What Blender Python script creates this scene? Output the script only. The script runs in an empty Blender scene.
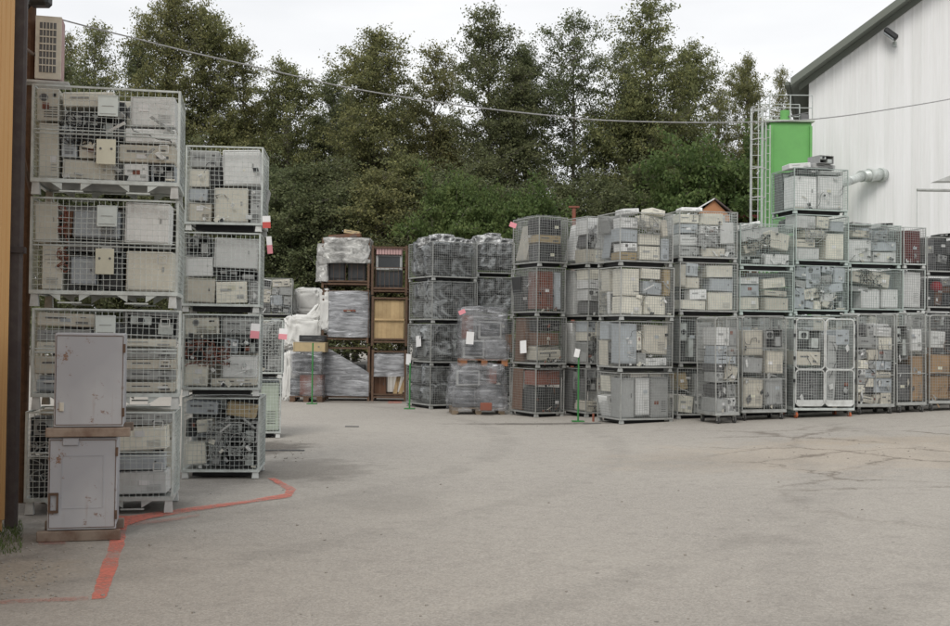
import bpy, math, random
import numpy as np
from mathutils import Vector, Matrix, Euler, noise

random.seed(7); rng = np.random.default_rng(7)
SC = bpy.context.scene; COL = SC.collection
R = math.radians

# ------------------------------------------------------------------ camera
F_PX, CU, CV, HC = 1150.0, 475.0, 313.0, 1.68
K = F_PX / 900.0
PITCH = math.atan(22 / F_PX); ROLL = 0.0125
Fv = Vector((0, math.cos(PITCH), math.sin(PITCH)))
_U0 = Vector((0, -math.sin(PITCH), math.cos(PITCH))); _R0 = Vector((1, 0, 0))
Rv = _R0 * math.cos(ROLL) + _U0 * math.sin(ROLL)
Uv = -_R0 * math.sin(ROLL) + _U0 * math.cos(ROLL)
CAM = Vector((0, 0, HC))
cd = bpy.data.cameras.new('camera'); cam = bpy.data.objects.new('camera', cd); COL.objects.link(cam)
cd.lens = 36.0 * F_PX / 950.0; cd.sensor_width = 36; cd.clip_end = 2000; cd.clip_start = 0.05
m = Matrix((Rv, Uv, -Fv)).transposed().to_4x4(); m.translation = CAM
cam.matrix_world = m
SC.camera = cam

def ray(u, v):
    return Fv + Rv * ((u - CU) / F_PX) + Uv * ((CV - v) / F_PX)
def PR(u, v, Y):                      # photo measurement at a known distance -> metres
    d = ray(u, v); return CAM + d * (Y / d.y)
def P(u, v, Y): return PR(u, v, Y * K)
def gz(x, y=0):                       # the yard rises gently to the right
    t = x - 1.0
    z = 0.035 * 0.5 * (t + math.sqrt(t * t + 0.6))
    return min(z, 0.42) if z < 0.42 else 0.42
def G(u, v):
    d = ray(u, v); z = 0.0
    for _ in range(12):
        p = CAM + d * ((z - HC) / d.z); z = gz(p.x, p.y)
    return p
def uof(p):
    q = Vector(p) - CAM
    return CU + F_PX * q.dot(Rv) / q.dot(Fv)

# ------------------------------------------------------------------ materials
MATS = {}
def newmat(name):
    m = bpy.data.materials.new(name); m.use_nodes = True
    nt = m.node_tree; b = nt.nodes['Principled BSDF']
    MATS[name] = m
    return m, nt, b
def N(nt, t, **k):
    n = nt.nodes.new(t)
    for a, v in k.items():
        if a in n.inputs.keys() if hasattr(n.inputs, 'keys') else False: n.inputs[a].default_value = v
        else: setattr(n, a, v)
    return n
def noise_node(nt, scale, detail=4, vec=None, rough=0.55):
    n = nt.nodes.new('ShaderNodeTexNoise'); n.inputs['Scale'].default_value = scale
    n.inputs['Detail'].default_value = detail; n.inputs['Roughness'].default_value = rough
    if vec is not None: nt.links.new(vec, n.inputs['Vector'])
    return n
def ramp(nt, src, stops):
    r = nt.nodes.new('ShaderNodeValToRGB'); e = r.color_ramp.elements
    while len(e) < len(stops): e.new(0.5)
    for i, (p, c) in enumerate(stops):
        e[i].position = p; e[i].color = (*c, 1) if len(c) == 3 else c
    nt.links.new(src, r.inputs['Fac']); return r
def mixc(nt, a, b, fac, mode='MIX'):
    m = nt.nodes.new('ShaderNodeMix'); m.data_type = 'RGBA'; m.blend_type = mode
    for s, i in ((a, 6), (b, 7)):
        if isinstance(s, tuple): m.inputs[i].default_value = (*s, 1)
        else: nt.links.new(s, m.inputs[i])
    if isinstance(fac, (int, float)): m.inputs[0].default_value = fac
    else: nt.links.new(fac, m.inputs[0])
    return m.outputs[2]
def objvec(nt):
    return nt.nodes.new('ShaderNodeTexCoord').outputs['Object']

def plastic(name, col, rough=0.55, grime=0.35, metal=0.0, gcol=(0.13, 0.12, 0.10), vary=0.16, scale=9.0):
    m, nt, b = newmat(name); v = objvec(nt)
    oi = nt.nodes.new('ShaderNodeObjectInfo')
    hv = nt.nodes.new('ShaderNodeMapRange'); nt.links.new(oi.outputs['Random'], hv.inputs[0])
    hv.inputs[3].default_value = 1 - vary; hv.inputs[4].default_value = 1 + vary * 0.6
    comb = nt.nodes.new('ShaderNodeVectorMath'); comb.operation = 'ADD'
    nt.links.new(v, comb.inputs[0]); nt.links.new(oi.outputs['Location'], comb.inputs[1])
    n1 = noise_node(nt, scale, 6, comb.outputs[0], 0.65)
    r1 = ramp(nt, n1.outputs[0], [(0.42, (0, 0, 0)), (0.75, (1, 1, 1))])
    mul = nt.nodes.new('ShaderNodeMath'); mul.operation = 'MULTIPLY'; mul.inputs[1].default_value = grime
    nt.links.new(r1.outputs[0], mul.inputs[0])
    c = mixc(nt, col, gcol, mul.outputs[0])
    vm = nt.nodes.new('ShaderNodeVectorMath'); vm.operation = 'SCALE'
    nt.links.new(c, vm.inputs[0]); nt.links.new(hv.outputs[0], vm.inputs['Scale'])
    nt.links.new(vm.outputs[0], b.inputs['Base Color'])
    b.inputs['Roughness'].default_value = rough; b.inputs['Metallic'].default_value = metal
    b.inputs['Specular IOR Level'].default_value = 0.3
    return m

plastic('white', (0.76, 0.77, 0.76), 0.5, 0.15)
plastic('lightgrey', (0.62, 0.63, 0.62), 0.5, 0.2)
plastic('cream', (0.70, 0.68, 0.59), 0.5, 0.2)
plastic('beige', (0.58, 0.55, 0.47), 0.55, 0.25)
plastic('grey', (0.36, 0.37, 0.365), 0.5, 0.3)
plastic('bluegrey', (0.43, 0.47, 0.50), 0.5, 0.28)
plastic('tan', (0.42, 0.33, 0.19), 0.6, 0.3)
plastic('dark', (0.03, 0.032, 0.034), 0.45, 0.2, gcol=(0.12, 0.11, 0.10))
plastic('darkgrey', (0.12, 0.122, 0.125), 0.5, 0.3)
plastic('black', (0.016, 0.016, 0.018), 0.5, 0.1)
plastic('brown', (0.16, 0.075, 0.04), 0.45, 0.3)
plastic('redbrown', (0.21, 0.07, 0.045), 0.5, 0.3)
plastic('orange', (0.50, 0.14, 0.04), 0.6, 0.3)
plastic('maroon', (0.12, 0.02, 0.02), 0.5, 0.2)
plastic('red', (0.32, 0.02, 0.03), 0.5, 0.1)
plastic('pinkpaper', (0.70, 0.28, 0.32), 0.7, 0.1)
plastic('redpaper', (0.50, 0.09, 0.08), 0.7, 0.1)
plastic('paper', (0.72, 0.72, 0.72), 0.7, 0.08)
plastic('sky_plate', (0.62, 0.68, 0.66), 0.45, 0.15)
plastic('cream_plate', (0.63, 0.62, 0.50), 0.45, 0.15)
plastic('blue', (0.08, 0.25, 0.5), 0.5, 0.2)
plastic('sackwhite', (0.60, 0.60, 0.58), 0.75, 0.2)
plastic('green', (0.15, 0.40, 0.12), 0.5, 0.35, gcol=(0.10, 0.22, 0.09), vary=0.02, scale=2.5)
plastic('greenseam', (0.08, 0.28, 0.07), .5, .3)
plastic('greenpost', (0.03, 0.19, 0.045), 0.5, 0.3, vary=0.05)
plastic('palegreen', (0.42, 0.48, 0.40), 0.5, 0.3)
plastic('cardboard', (0.32, 0.215, 0.125), 0.85, 0.3)
plastic('wood', (0.45, 0.33, 0.18), 0.75, 0.35, gcol=(0.15, 0.08, 0.04), scale=5)
plastic('palletwood', (0.22, 0.17, 0.12), 0.85, 0.5)
plastic('palletorange', (0.30, 0.13, 0.06), 0.8, 0.35)
plastic('pinkslat', (0.45, 0.29, 0.28), 0.6, 0.3)
plastic('rust', (0.125, 0.078, 0.052), 0.85, 0.75, gcol=(0.055, 0.038, 0.030), scale=14)
plastic('rustpale', (0.25, 0.20, 0.16), 0.8, 1.0, gcol=(0.10, 0.05, 0.03), scale=5)
plastic('zinc', (0.53, 0.57, 0.55), 0.42, 0.5, metal=0.25, gcol=(0.16, 0.15, 0.13), vary=0.15)
plastic('zincdull', (0.36, 0.37, 0.355), 0.5, 0.5, metal=0.3, gcol=(0.10, 0.09, 0.075), vary=0.15)
plastic('zincgreen', (0.42, 0.49, 0.46), 0.5, 0.4, metal=0.25, gcol=(0.12, 0.12, 0.10), vary=0.12)
plastic('wiredull', (0.36, 0.37, 0.36), 0.5, 0.4, metal=0.25)
plastic('wiredark', (0.26, 0.27, 0.27), 0.5, 0.4, metal=0.35)
plastic('whitepaint', (0.55, 0.565, 0.55), 0.45, 0.45)
plastic('rubber', (0.05, 0.05, 0.05), 0.7, 0.4)
plastic('orangewheel', (0.38, 0.10, 0.04), 0.6, 0.3)
plastic('roofgrey', (0.13, 0.145, 0.125), 0.6, 0.3, scale=2)
plastic('slate', (0.10, 0.08, 0.075), 0.6, 0.3)
plastic('houseorange', (0.50, 0.24, 0.12), 0.7, 0.2)
plastic('cableskin', (0.33, 0.33, 0.33), 0.6, 0.1)
plastic('brownpost', (0.048, 0.037, 0.036), 0.6, 0.3)
plastic('screen', (0.05, 0.055, 0.06), 0.12, 0.1)

# grey painted steel with rust blooms (the two cabinets)
def cabinet_mat():
    m, nt, b = newmat('cabinet_paint'); v = objvec(nt)
    n1 = noise_node(nt, 3.2, 8, v, 0.7); n2 = noise_node(nt, 16, 6, v, 0.7); n3 = noise_node(nt, 1.4, 3, v)
    sp = nt.nodes.new('ShaderNodeSeparateXYZ'); nt.links.new(v, sp.inputs[0])
    base = mixc(nt, (0.30, 0.305, 0.325), (0.38, 0.385, 0.40), ramp(nt, n3.outputs[0], [(0.4, (0, 0, 0)), (0.6, (1, 1, 1))]).outputs[0])
    mm = nt.nodes.new('ShaderNodeMath'); mm.operation = 'MULTIPLY'
    nt.links.new(n1.outputs[0], mm.inputs[0]); nt.links.new(n2.outputs[0], mm.inputs[1])
    rr = ramp(nt, mm.outputs[0], [(0.322, (0, 0, 0)), (0.38, (1, 1, 1))])
    mp = nt.nodes.new('ShaderNodeMapping'); mp.inputs['Scale'].default_value = (26, 26, 1.1); nt.links.new(v, mp.inputs[0])
    rn_ = ramp(nt, noise_node(nt, 1.0, 5, mp.outputs[0], .6).outputs[0], [(.55, (0, 0, 0)), (.75, (.5, .5, .5))])
    lo = ramp(nt, noise_node(nt, 2.0, 4, v, .6).outputs[0], [(.48, (0, 0, 0)), (.66, (1, 1, 1))])
    mu2 = nt.nodes.new('ShaderNodeMath'); mu2.operation = 'MULTIPLY'; nt.links.new(rn_.outputs[0], mu2.inputs[0]); nt.links.new(lo.outputs[0], mu2.inputs[1])
    base = mixc(nt, base, (0.22, 0.15, 0.10), mu2.outputs[0])
    c = mixc(nt, base, (0.17, 0.085, 0.045), rr.outputs[0])
    nt.links.new(c, b.inputs['Base Color']); b.inputs['Roughness'].default_value = 0.5
cabinet_mat()

def film(name, alpha, col, rough=0.28, sc=(2.0, 2.0, 9.0), spread=0.2):
    m, nt, b = newmat(name); v = objvec(nt)
    mp = nt.nodes.new('ShaderNodeMapping'); mp.inputs['Scale'].default_value = sc; mp.inputs['Rotation'].default_value = (0.12, 0.18, 0); nt.links.new(v, mp.inputs[0])
    n = noise_node(nt, 1.5, 7, mp.outputs[0], 0.7); n.inputs['Distortion'].default_value = 1.0
    n2 = noise_node(nt, 2.4, 4, v)
    b.inputs['Roughness'].default_value = rough
    r = ramp(nt, n.outputs[0], [(0.36, tuple(x * .30 for x in col)), (0.5, tuple(x * .75 for x in col)), (0.60, col), (0.68, tuple(min(.9, x * 1.7) for x in col))])  # bright sheen streaks between darker ones, painted into the film colour
    nt.links.new(r.outputs[0], b.inputs['Base Color'])
    a = nt.nodes.new('ShaderNodeMapRange'); nt.links.new(n2.outputs[0], a.inputs[0])
    a.inputs[1].default_value = 0.35; a.inputs[2].default_value = 0.62
    a.inputs[3].default_value = max(0.04, alpha - spread); a.inputs[4].default_value = min(1, alpha + spread)
    st = ramp(nt, n.outputs[0], [(0.56, (0, 0, 0)), (0.68, (.5, .5, .5))])
    ad = nt.nodes.new('ShaderNodeMath'); ad.operation = 'ADD'; ad.use_clamp = True; nt.links.new(a.outputs[0], ad.inputs[0]); nt.links.new(st.outputs[0], ad.inputs[1])
    nt.links.new(ad.outputs[0], b.inputs['Alpha'])
    bp = nt.nodes.new('ShaderNodeBump'); bp.inputs['Strength'].default_value = 0.8; bp.inputs['Distance'].default_value = 0.025
    nt.links.new(n.outputs[0], bp.inputs['Height']); nt.links.new(bp.outputs[0], b.inputs['Normal'])
film('stretch_film', 0.36, (0.40, 0.41, 0.43), .18, (0.9, 0.9, 6), .26)
film('thick_film', 0.86, (0.38, 0.39, 0.41), 0.35, (1.2, 1.2, 9))
film('cloudy_film', 0.80, (0.50, 0.50, 0.48), 0.4, (2.5, 2.5, 4))
film('thin_film', 0.16, (0.42, 0.43, 0.44), 0.3, (2.5, 2.5, 2.5), 0.14)

def sackmat(name, c1, c2, rough=0.3):
    m, nt, b = newmat(name); v = objvec(nt)
    n = noise_node(nt, 1.5, 3, v, 0.55); n.inputs['Distortion'].default_value = 2.0
    r = ramp(nt, n.outputs[0], [(0.38, c1), (0.50, c2), (0.56, tuple(min(1, x * 2.4) for x in c2)), (0.66, tuple(x * .8 for x in c2))])  # pale highlights on the creased plastic are painted into its colour
    oi = nt.nodes.new('ShaderNodeObjectInfo'); hv = nt.nodes.new('ShaderNodeMapRange'); nt.links.new(oi.outputs['Random'], hv.inputs[0]); hv.inputs[3].default_value = .55; hv.inputs[4].default_value = 1.45
    sc_ = nt.nodes.new('ShaderNodeVectorMath'); sc_.operation = 'SCALE'; nt.links.new(r.outputs[0], sc_.inputs[0]); nt.links.new(hv.outputs[0], sc_.inputs['Scale'])
    nt.links.new(sc_.outputs[0], b.inputs['Base Color']); b.inputs['Roughness'].default_value = rough
    bp = nt.nodes.new('ShaderNodeBump'); bp.inputs['Strength'].default_value = 1.0; bp.inputs['Distance'].default_value = 0.08
    nt.links.new(n.outputs[0], bp.inputs['Height']); nt.links.new(bp.outputs[0], b.inputs['Normal'])
sackmat('sack_dark', (0.012, 0.013, 0.014), (0.11, 0.117, 0.12))
sackmat('sack_pale', (0.12, 0.125, 0.125), (0.33, 0.335, 0.335))

# ------------------------------------------------------------------ mesh builder
class MB:
    def __init__(s): s.v = []; s.f = []; s.m = []
    def _add(s, vs, fs, mi=0):
        o = len(s.v); s.v += [tuple(p) for p in vs]
        s.f += [tuple(i + o for i in f) for f in fs]; s.m += [mi] * len(fs)
    def convex(s, vs, fs, mi=0):
        c = sum((Vector(p) for p in vs), Vector()) / len(vs); out = []
        for f in fs:
            a, b, d = (Vector(vs[f[i]]) for i in (0, 1, 2))
            n = (b - a).cross(d - a); fc = sum((Vector(vs[i]) for i in f), Vector()) / len(f)
            out.append(f if n.dot(fc - c) >= 0 else tuple(reversed(f)))
        s._add(vs, out, mi)
    def box(s, c, d, mi=0, rot=None):
        hx, hy, hz = d[0] / 2, d[1] / 2, d[2] / 2
        vs = [Vector((x * hx, y * hy, z * hz)) for x in (-1, 1) for y in (-1, 1) for z in (-1, 1)]
        if rot is not None: vs = [rot @ p for p in vs]
        c = Vector(c); vs = [p + c for p in vs]
        s._add(vs, [(0, 1, 3, 2), (4, 6, 7, 5), (0, 4, 5, 1), (2, 3, 7, 6), (0, 2, 6, 4), (1, 5, 7, 3)], mi)
    def cbox(s, c, d, ch=0.01, mi=0, rot=None):
        h = [x / 2 for x in d]; ch = min(ch, min(h) * 0.45); vs = []; idx = {}
        for sx in (-1, 1):
            for sy in (-1, 1):
                for sz in (-1, 1):
                    for k in range(3):
                        p = [sx * (h[0] - ch), sy * (h[1] - ch), sz * (h[2] - ch)]
                        p[k] = (sx, sy, sz)[k] * h[k]
                        idx[(sx, sy, sz, k)] = len(vs); vs.append(Vector(p))
        fs = []
        for k in range(3):
            a, b = [i for i in range(3) if i != k]
            for sg in (-1, 1):
                q = []
                for (x, y) in ((-1, -1), (1, -1), (1, 1), (-1, 1)):
                    t = [0, 0, 0]; t[k] = sg; t[a] = x; t[b] = y; q.append(idx[(*t, k)])
                fs.append(tuple(q))
            for x in (-1, 1):
                for y in (-1, 1):
                    t0 = [0, 0, 0]; t0[k] = -1; t0[a] = x; t0[b] = y
                    t1 = list(t0); t1[k] = 1
                    fs.append((idx[(*t0, a)], idx[(*t0, b)], idx[(*t1, b)], idx[(*t1, a)]))
        for sx in (-1, 1):
            for sy in (-1, 1):
                for sz in (-1, 1):
                    fs.append(tuple(idx[(sx, sy, sz, k)] for k in range(3)))
        if rot is not None: vs = [rot @ p for p in vs]
        c = Vector(c); s.convex([p + c for p in vs], fs, mi)
    def bar(s, p, q, r, n=4, mi=0, r2=None, cap=True):
        p = Vector(p); q = Vector(q); d = (q - p)
        if d.length < 1e-6: return
        d.normalize(); a = Vector((0, 0, 1)) if abs(d.z) < 0.9 else Vector((1, 0, 0))
        e1 = d.cross(a).normalized(); e2 = d.cross(e1)
        r2 = r if r2 is None else r2; vs = []
        for k in range(n):
            t = 2 * math.pi * (k + 0.5) / n
            vs.append(p + (e1 * math.cos(t) + e2 * math.sin(t)) * r)
        for k in range(n):
            t = 2 * math.pi * (k + 0.5) / n
            vs.append(q + (e1 * math.cos(t) + e2 * math.sin(t)) * r2)
        fs = [(k, (k + 1) % n, n + (k + 1) % n, n + k) for k in range(n)]
        if cap: fs += [tuple(reversed(range(n))), tuple(range(n, 2 * n))]
        s.convex(vs, fs, mi)
    def tube(s, pts, r, n=6, mi=0):
        for a, b in zip(pts, pts[1:]): s.bar(a, b, r, n, mi)
    def prism(s, poly, y0, y1, mi=0):     # poly in x,z ; extruded along y
        n = len(poly); vs = [(x, y0, z) for x, z in poly] + [(x, y1, z) for x, z in poly]
        ar = sum(poly[i][0] * poly[(i + 1) % n][1] - poly[(i + 1) % n][0] * poly[i][1] for i in range(n))
        fs = [tuple(range(n)), tuple(reversed(range(n, 2 * n)))] + [(i, n + i, n + (i + 1) % n, (i + 1) % n) for i in range(n)]
        if ar < 0: fs = [tuple(reversed(f)) for f in fs]
        s._add(vs, fs, mi)
    def mesh(s, name, mats, smooth=False):
        me = bpy.data.meshes.new(name); me.from_pydata(s.v, [], s.f)
        for x in (mats if isinstance(mats, (list, tuple)) else [mats]): me.materials.append(MATS[x])
        me.polygons.foreach_set('material_index', s.m)
        if smooth: me.polygons.foreach_set('use_smooth', [True] * len(s.f))
        me.update(); return me

def link(name, data, parent=None, M=None):
    o = bpy.data.objects.new(name, data); COL.objects.link(o)
    if parent is not None: o.parent = parent
    if M is not None:
        if parent is None: o.matrix_world = M
        else: o.matrix_local = M
    return o
LABELS = {}
def tag(o, label, cat, group=None, kind=None):
    if kind: o['kind'] = kind
    if cat:
        o['category'] = cat
        if label in LABELS and not group: print('DUP LABEL', label)
        LABELS[label] = o.name
    if label: o['label'] = label
    if group: o['group'] = group
    return o
def M4(loc, yaw=0, rx=0, ry=0, scale=None):
    m = Matrix.Translation(Vector(loc)) @ Matrix.Rotation(yaw, 4, 'Z') @ Matrix.Rotation(ry, 4, 'Y') @ Matrix.Rotation(rx, 4, 'X')
    if scale: m = m @ Matrix.Diagonal((*scale, 1))
    return m
def empty(name, M):
    o = bpy.data.objects.new(name, None); COL.objects.link(o); o.matrix_world = M; o.empty_display_size = 0.2
    return o

# ------------------------------------------------------------------ world, sun
w = bpy.data.worlds.new('World'); SC.world = w; w.use_nodes = True
nt = w.node_tree; bg = nt.nodes['Background']
sky = nt.nodes.new('ShaderNodeTexSky'); sky.sky_type = 'NISHITA'; sky.sun_disc = False
SUN_EL, SUN_AZ = R(46), R(196)
sky.sun_elevation = SUN_EL; sky.sun_rotation = SUN_AZ
# overcast: a bright, faintly mottled cloud deck hides nearly all of the blue
tc = nt.nodes.new('ShaderNodeTexCoord')
mp = nt.nodes.new('ShaderNodeMapping'); mp.inputs['Scale'].default_value = (1.5, 1.5, 5); nt.links.new(tc.outputs['Generated'], mp.inputs[0])
cn = noise_node(nt, 1.6, 5, mp.outputs[0], 0.5)
cr = ramp(nt, cn.outputs[0], [(0.32, (7.2, 7.35, 7.6)), (0.68, (9.4, 9.4, 9.4))])
mx = nt.nodes.new('ShaderNodeMix'); mx.data_type = 'RGBA'; mx.inputs[0].default_value = 0.95
nt.links.new(sky.outputs[0], mx.inputs[6]); nt.links.new(cr.outputs[0], mx.inputs[7])
nt.links.new(mx.outputs[2], bg.inputs[0]); bg.inputs[1].default_value = 0.090
sd = bpy.data.lights.new('sun', 'SUN'); sd.energy = 1.5; sd.angle = R(25); sd.color = (1, 0.96, 0.9)
so = bpy.data.objects.new('sun', sd); COL.objects.link(so)
sdir = Vector((math.sin(SUN_AZ) * math.cos(SUN_EL), math.cos(SUN_AZ) * math.cos(SUN_EL), math.sin(SUN_EL)))
so.rotation_euler = sdir.to_track_quat('Z', 'Y').to_euler()
SC.view_settings.view_transform = 'Standard'; SC.view_settings.look = 'None'
SC.view_settings.exposure = 0.36; SC.view_settings.gamma = 1
SC.render.filter_size = 1.9
try: SC.view_settings.use_curve_mapping = False
except Exception: pass
SC.cycles.transparent_max_bounces = 16; SC.cycles.max_bounces = 6

# ------------------------------------------------------------------ ground
def ground_mat():
    m, nt, b = newmat('asphalt'); v = objvec(nt)
    fine = noise_node(nt, 95, 3, v, 0.8); mid = noise_node(nt, 5, 6, v, 0.6); big = noise_node(nt, 0.33, 5, v, 0.6)
    base = mixc(nt, (0.272, 0.253, 0.226), (0.392, 0.368, 0.332), ramp(nt, fine.outputs[0], [(0.38, (0, 0, 0)), (0.62, (1, 1, 1))]).outputs[0])
    base = mixc(nt, base, (0.365, 0.342, 0.305), ramp(nt, big.outputs[0], [(0.42, (0, 0, 0)), (0.62, (0.65, 0.65, 0.65))]).outputs[0])
    base = mixc(nt, base, (0.22, 0.203, 0.183), ramp(nt, mid.outputs[0], [(0.50, (0, 0, 0)), (0.78, (0.45, 0.45, 0.45))]).outputs[0])
    sp = nt.nodes.new('ShaderNodeSeparateXYZ'); nt.links.new(v, sp.inputs[0])
    def rng_(axis, a, b_):
        r = nt.nodes.new('ShaderNodeMapRange'); r.interpolation_type = 'SMOOTHSTEP'
        nt.links.new(sp.outputs[axis], r.inputs[0]); r.inputs[1].default_value = a; r.inputs[2].default_value = b_; return r.outputs[0]
    def mul(a, b_):
        n = nt.nodes.new('ShaderNodeMath'); n.operation = 'MULTIPLY'
        for i, s in enumerate((a, b_)):
            if isinstance(s, (int, float)): n.inputs[i].default_value = s
            else: nt.links.new(s, n.inputs[i])
        return n.outputs[0]
    # dirty area under and beside the left stacks
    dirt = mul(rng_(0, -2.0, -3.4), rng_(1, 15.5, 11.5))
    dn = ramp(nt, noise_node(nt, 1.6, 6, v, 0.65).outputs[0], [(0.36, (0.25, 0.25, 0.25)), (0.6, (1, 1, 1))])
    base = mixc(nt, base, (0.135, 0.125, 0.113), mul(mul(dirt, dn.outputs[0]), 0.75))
    # stain patch beyond the second stack
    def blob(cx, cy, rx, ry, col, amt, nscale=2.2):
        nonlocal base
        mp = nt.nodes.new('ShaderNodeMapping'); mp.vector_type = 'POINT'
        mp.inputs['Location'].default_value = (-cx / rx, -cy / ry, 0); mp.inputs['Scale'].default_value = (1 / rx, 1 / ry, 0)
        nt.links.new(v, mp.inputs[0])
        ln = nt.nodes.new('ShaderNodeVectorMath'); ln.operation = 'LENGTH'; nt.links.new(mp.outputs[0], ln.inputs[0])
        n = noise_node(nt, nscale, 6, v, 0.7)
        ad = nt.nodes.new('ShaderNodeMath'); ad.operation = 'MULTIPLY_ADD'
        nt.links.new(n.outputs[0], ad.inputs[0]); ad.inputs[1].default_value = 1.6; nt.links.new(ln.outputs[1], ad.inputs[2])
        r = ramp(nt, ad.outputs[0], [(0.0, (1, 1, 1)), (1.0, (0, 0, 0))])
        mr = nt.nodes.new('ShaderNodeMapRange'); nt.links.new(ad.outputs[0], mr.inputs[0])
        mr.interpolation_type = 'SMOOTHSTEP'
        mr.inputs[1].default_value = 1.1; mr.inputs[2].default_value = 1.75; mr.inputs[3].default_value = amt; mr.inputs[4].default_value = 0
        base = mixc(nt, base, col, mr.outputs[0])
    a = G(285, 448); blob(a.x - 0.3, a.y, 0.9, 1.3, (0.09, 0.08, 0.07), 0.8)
    a = G(300, 470); blob(a.x, a.y, 1.2, 1.8, (0.15, 0.137, 0.12), 0.6)
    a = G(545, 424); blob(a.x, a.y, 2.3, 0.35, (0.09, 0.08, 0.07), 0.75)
    a = G(860, 455); blob(a.x, a.y, 4.4, 2.6, (0.39, 0.335, 0.27), 0.55, 1.5)
    a = G(900, 440); blob(a.x, a.y, 3.0, 1.0, (0.33, 0.28, 0.22), 0.5, 3)
    a = G(760, 540); blob(a.x, a.y, 0.4, 0.4, (0.2, 0.185, 0.165), 0.25, 4)
    a = G(20, 575); blob(a.x, a.y, 0.55, 0.8, (0.27, 0.24, 0.20), 0.8, 5)
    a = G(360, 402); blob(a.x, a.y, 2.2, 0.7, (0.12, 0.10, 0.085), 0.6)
    # tyre tracks curving from the gate towards the far stacks
    def track(cx, cy, rad, wd, amt):
        nonlocal base
        sb = nt.nodes.new('ShaderNodeVectorMath'); sb.operation = 'SUBTRACT'; nt.links.new(v, sb.inputs[0]); sb.inputs[1].default_value = (cx, cy, 0)
        ln = nt.nodes.new('ShaderNodeVectorMath'); ln.operation = 'LENGTH'; nt.links.new(sb.outputs[0], ln.inputs[0])
        d = nt.nodes.new('ShaderNodeMath'); d.operation = 'SUBTRACT'; nt.links.new(ln.outputs[1], d.inputs[0]); d.inputs[1].default_value = rad
        ab = nt.nodes.new('ShaderNodeMath'); ab.operation = 'ABSOLUTE'; nt.links.new(d.outputs[0], ab.inputs[0])
        mr = nt.nodes.new('ShaderNodeMapRange'); mr.interpolation_type = 'SMOOTHSTEP'; nt.links.new(ab.outputs[0], mr.inputs[0]); mr.inputs[1].default_value = wd * .3; mr.inputs[2].default_value = wd; mr.inputs[3].default_value = amt; mr.inputs[4].default_value = 0
        nn = ramp(nt, noise_node(nt, 1.1, 6, v, .7).outputs[0], [(.4, (0, 0, 0)), (.62, (1, 1, 1))])
        base = mixc(nt, base, (0.17, 0.16, 0.145), mul(mr.outputs[0], nn.outputs[0]))
    for rad in (13.0, 14.7, 17.2, 18.9): track(-12.5, 18.5, rad, .28, .26)
    for rad in (21.0, 22.6): track(24, 2.0, rad, .3, .2)
    for cx, cy, rx, ry, am in ((1.5, 6.5, 1.3, .8, .15), (4.6, 9.4, 1.0, 1.4, .2), (-0.8, 11.5, .8, 1.2, .3), (3.0, 15.0, 1.8, 1.4, .25)): blob(cx, cy, rx, ry, (0.19, 0.178, 0.16), am, 2.5)
    # coarse aggregate
    ag = nt.nodes.new('ShaderNodeTexVoronoi'); ag.inputs['Scale'].default_value = 60; nt.links.new(v, ag.inputs['Vector'])
    agr = ramp(nt, ag.outputs[1], [(.1, (.72, .72, .72)), (.9, (1.18, 1.18, 1.18))])
    base = mixc(nt, base, agr.outputs[0], .55, 'MULTIPLY')
    # cracks, only where the old slab breaks up on the right
    vo = nt.nodes.new('ShaderNodeTexVoronoi'); vo.feature = 'DISTANCE_TO_EDGE'; vo.inputs['Scale'].default_value = 0.55
    wn = noise_node(nt, 2.6, 8, v, 0.8)
    vadd = nt.nodes.new('ShaderNodeVectorMath'); vadd.operation = 'MULTIPLY_ADD'
    nt.links.new(wn.outputs[1], vadd.inputs[0]); vadd.inputs[1].default_value = (0.9, 0.9, 0); nt.links.new(v, vadd.inputs[2])
    nt.links.new(vadd.outputs[0], vo.inputs['Vector'])
    ck = ramp(nt, vo.outputs[0], [(0.004, (1, 1, 1)), (0.03, (0, 0, 0))])
    reg = mul(rng_(0, 2.6, 4.2), mul(rng_(1, 9.0, 11.5), rng_(1, 21.5, 18.0)))
    cm = ramp(nt, noise_node(nt, 0.7, 3, v).outputs[0], [(0.38, (0, 0, 0)), (0.5, (1, 1, 1))])
    crk = mul(mul(ck.outputs[0], reg), cm.outputs[0])
    base = mixc(nt, base, (0.12, 0.10, 0.08), mul(crk, 0.75))
    # scattered small debris marks
    vs = nt.nodes.new('ShaderNodeTexVoronoi'); vs.inputs['Scale'].default_value = 2.4; nt.links.new(v, vs.inputs['Vector'])
    ds = ramp(nt, vs.outputs[0], [(0.03, (1, 1, 1)), (0.045, (0, 0, 0))])
    base = mixc(nt, base, (0.07, 0.065, 0.06), mul(ds.outputs[0], 0.7))
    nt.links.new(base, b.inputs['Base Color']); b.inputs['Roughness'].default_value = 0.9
    b.inputs['Specular IOR Level'].default_value = 0.15
    bp = nt.nodes.new('ShaderNodeBump'); bp.inputs['Strength'].default_value = 0.5; bp.inputs['Distance'].default_value = 0.004
    nt.links.new(fine.outputs[0], bp.inputs['Height'])
    bp2 = nt.nodes.new('ShaderNodeBump'); bp2.inputs['Strength'].default_value = 0.6; bp2.inputs['Distance'].default_value = 0.02
    nt.links.new(mid.outputs[0], bp2.inputs['Height']); nt.links.new(bp.outputs[0], bp2.inputs['Normal'])
    nt.links.new(bp2.outputs[0], b.inputs['Normal'])
ground_mat()
xs = sorted(set([-600, -200, -80, -40, -25, 80, 200, 600] + [round(-16 + i * 0.5, 2) for i in range(75)]))
ys = [-300, -60, -10] + [i * 2.0 for i in range(0, 30)] + [80, 120, 250, 900]
mb = MB()
for y in ys:
    for x in xs: mb.v.append((x, y, gz(x, y)))
nx = len(xs)
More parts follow.
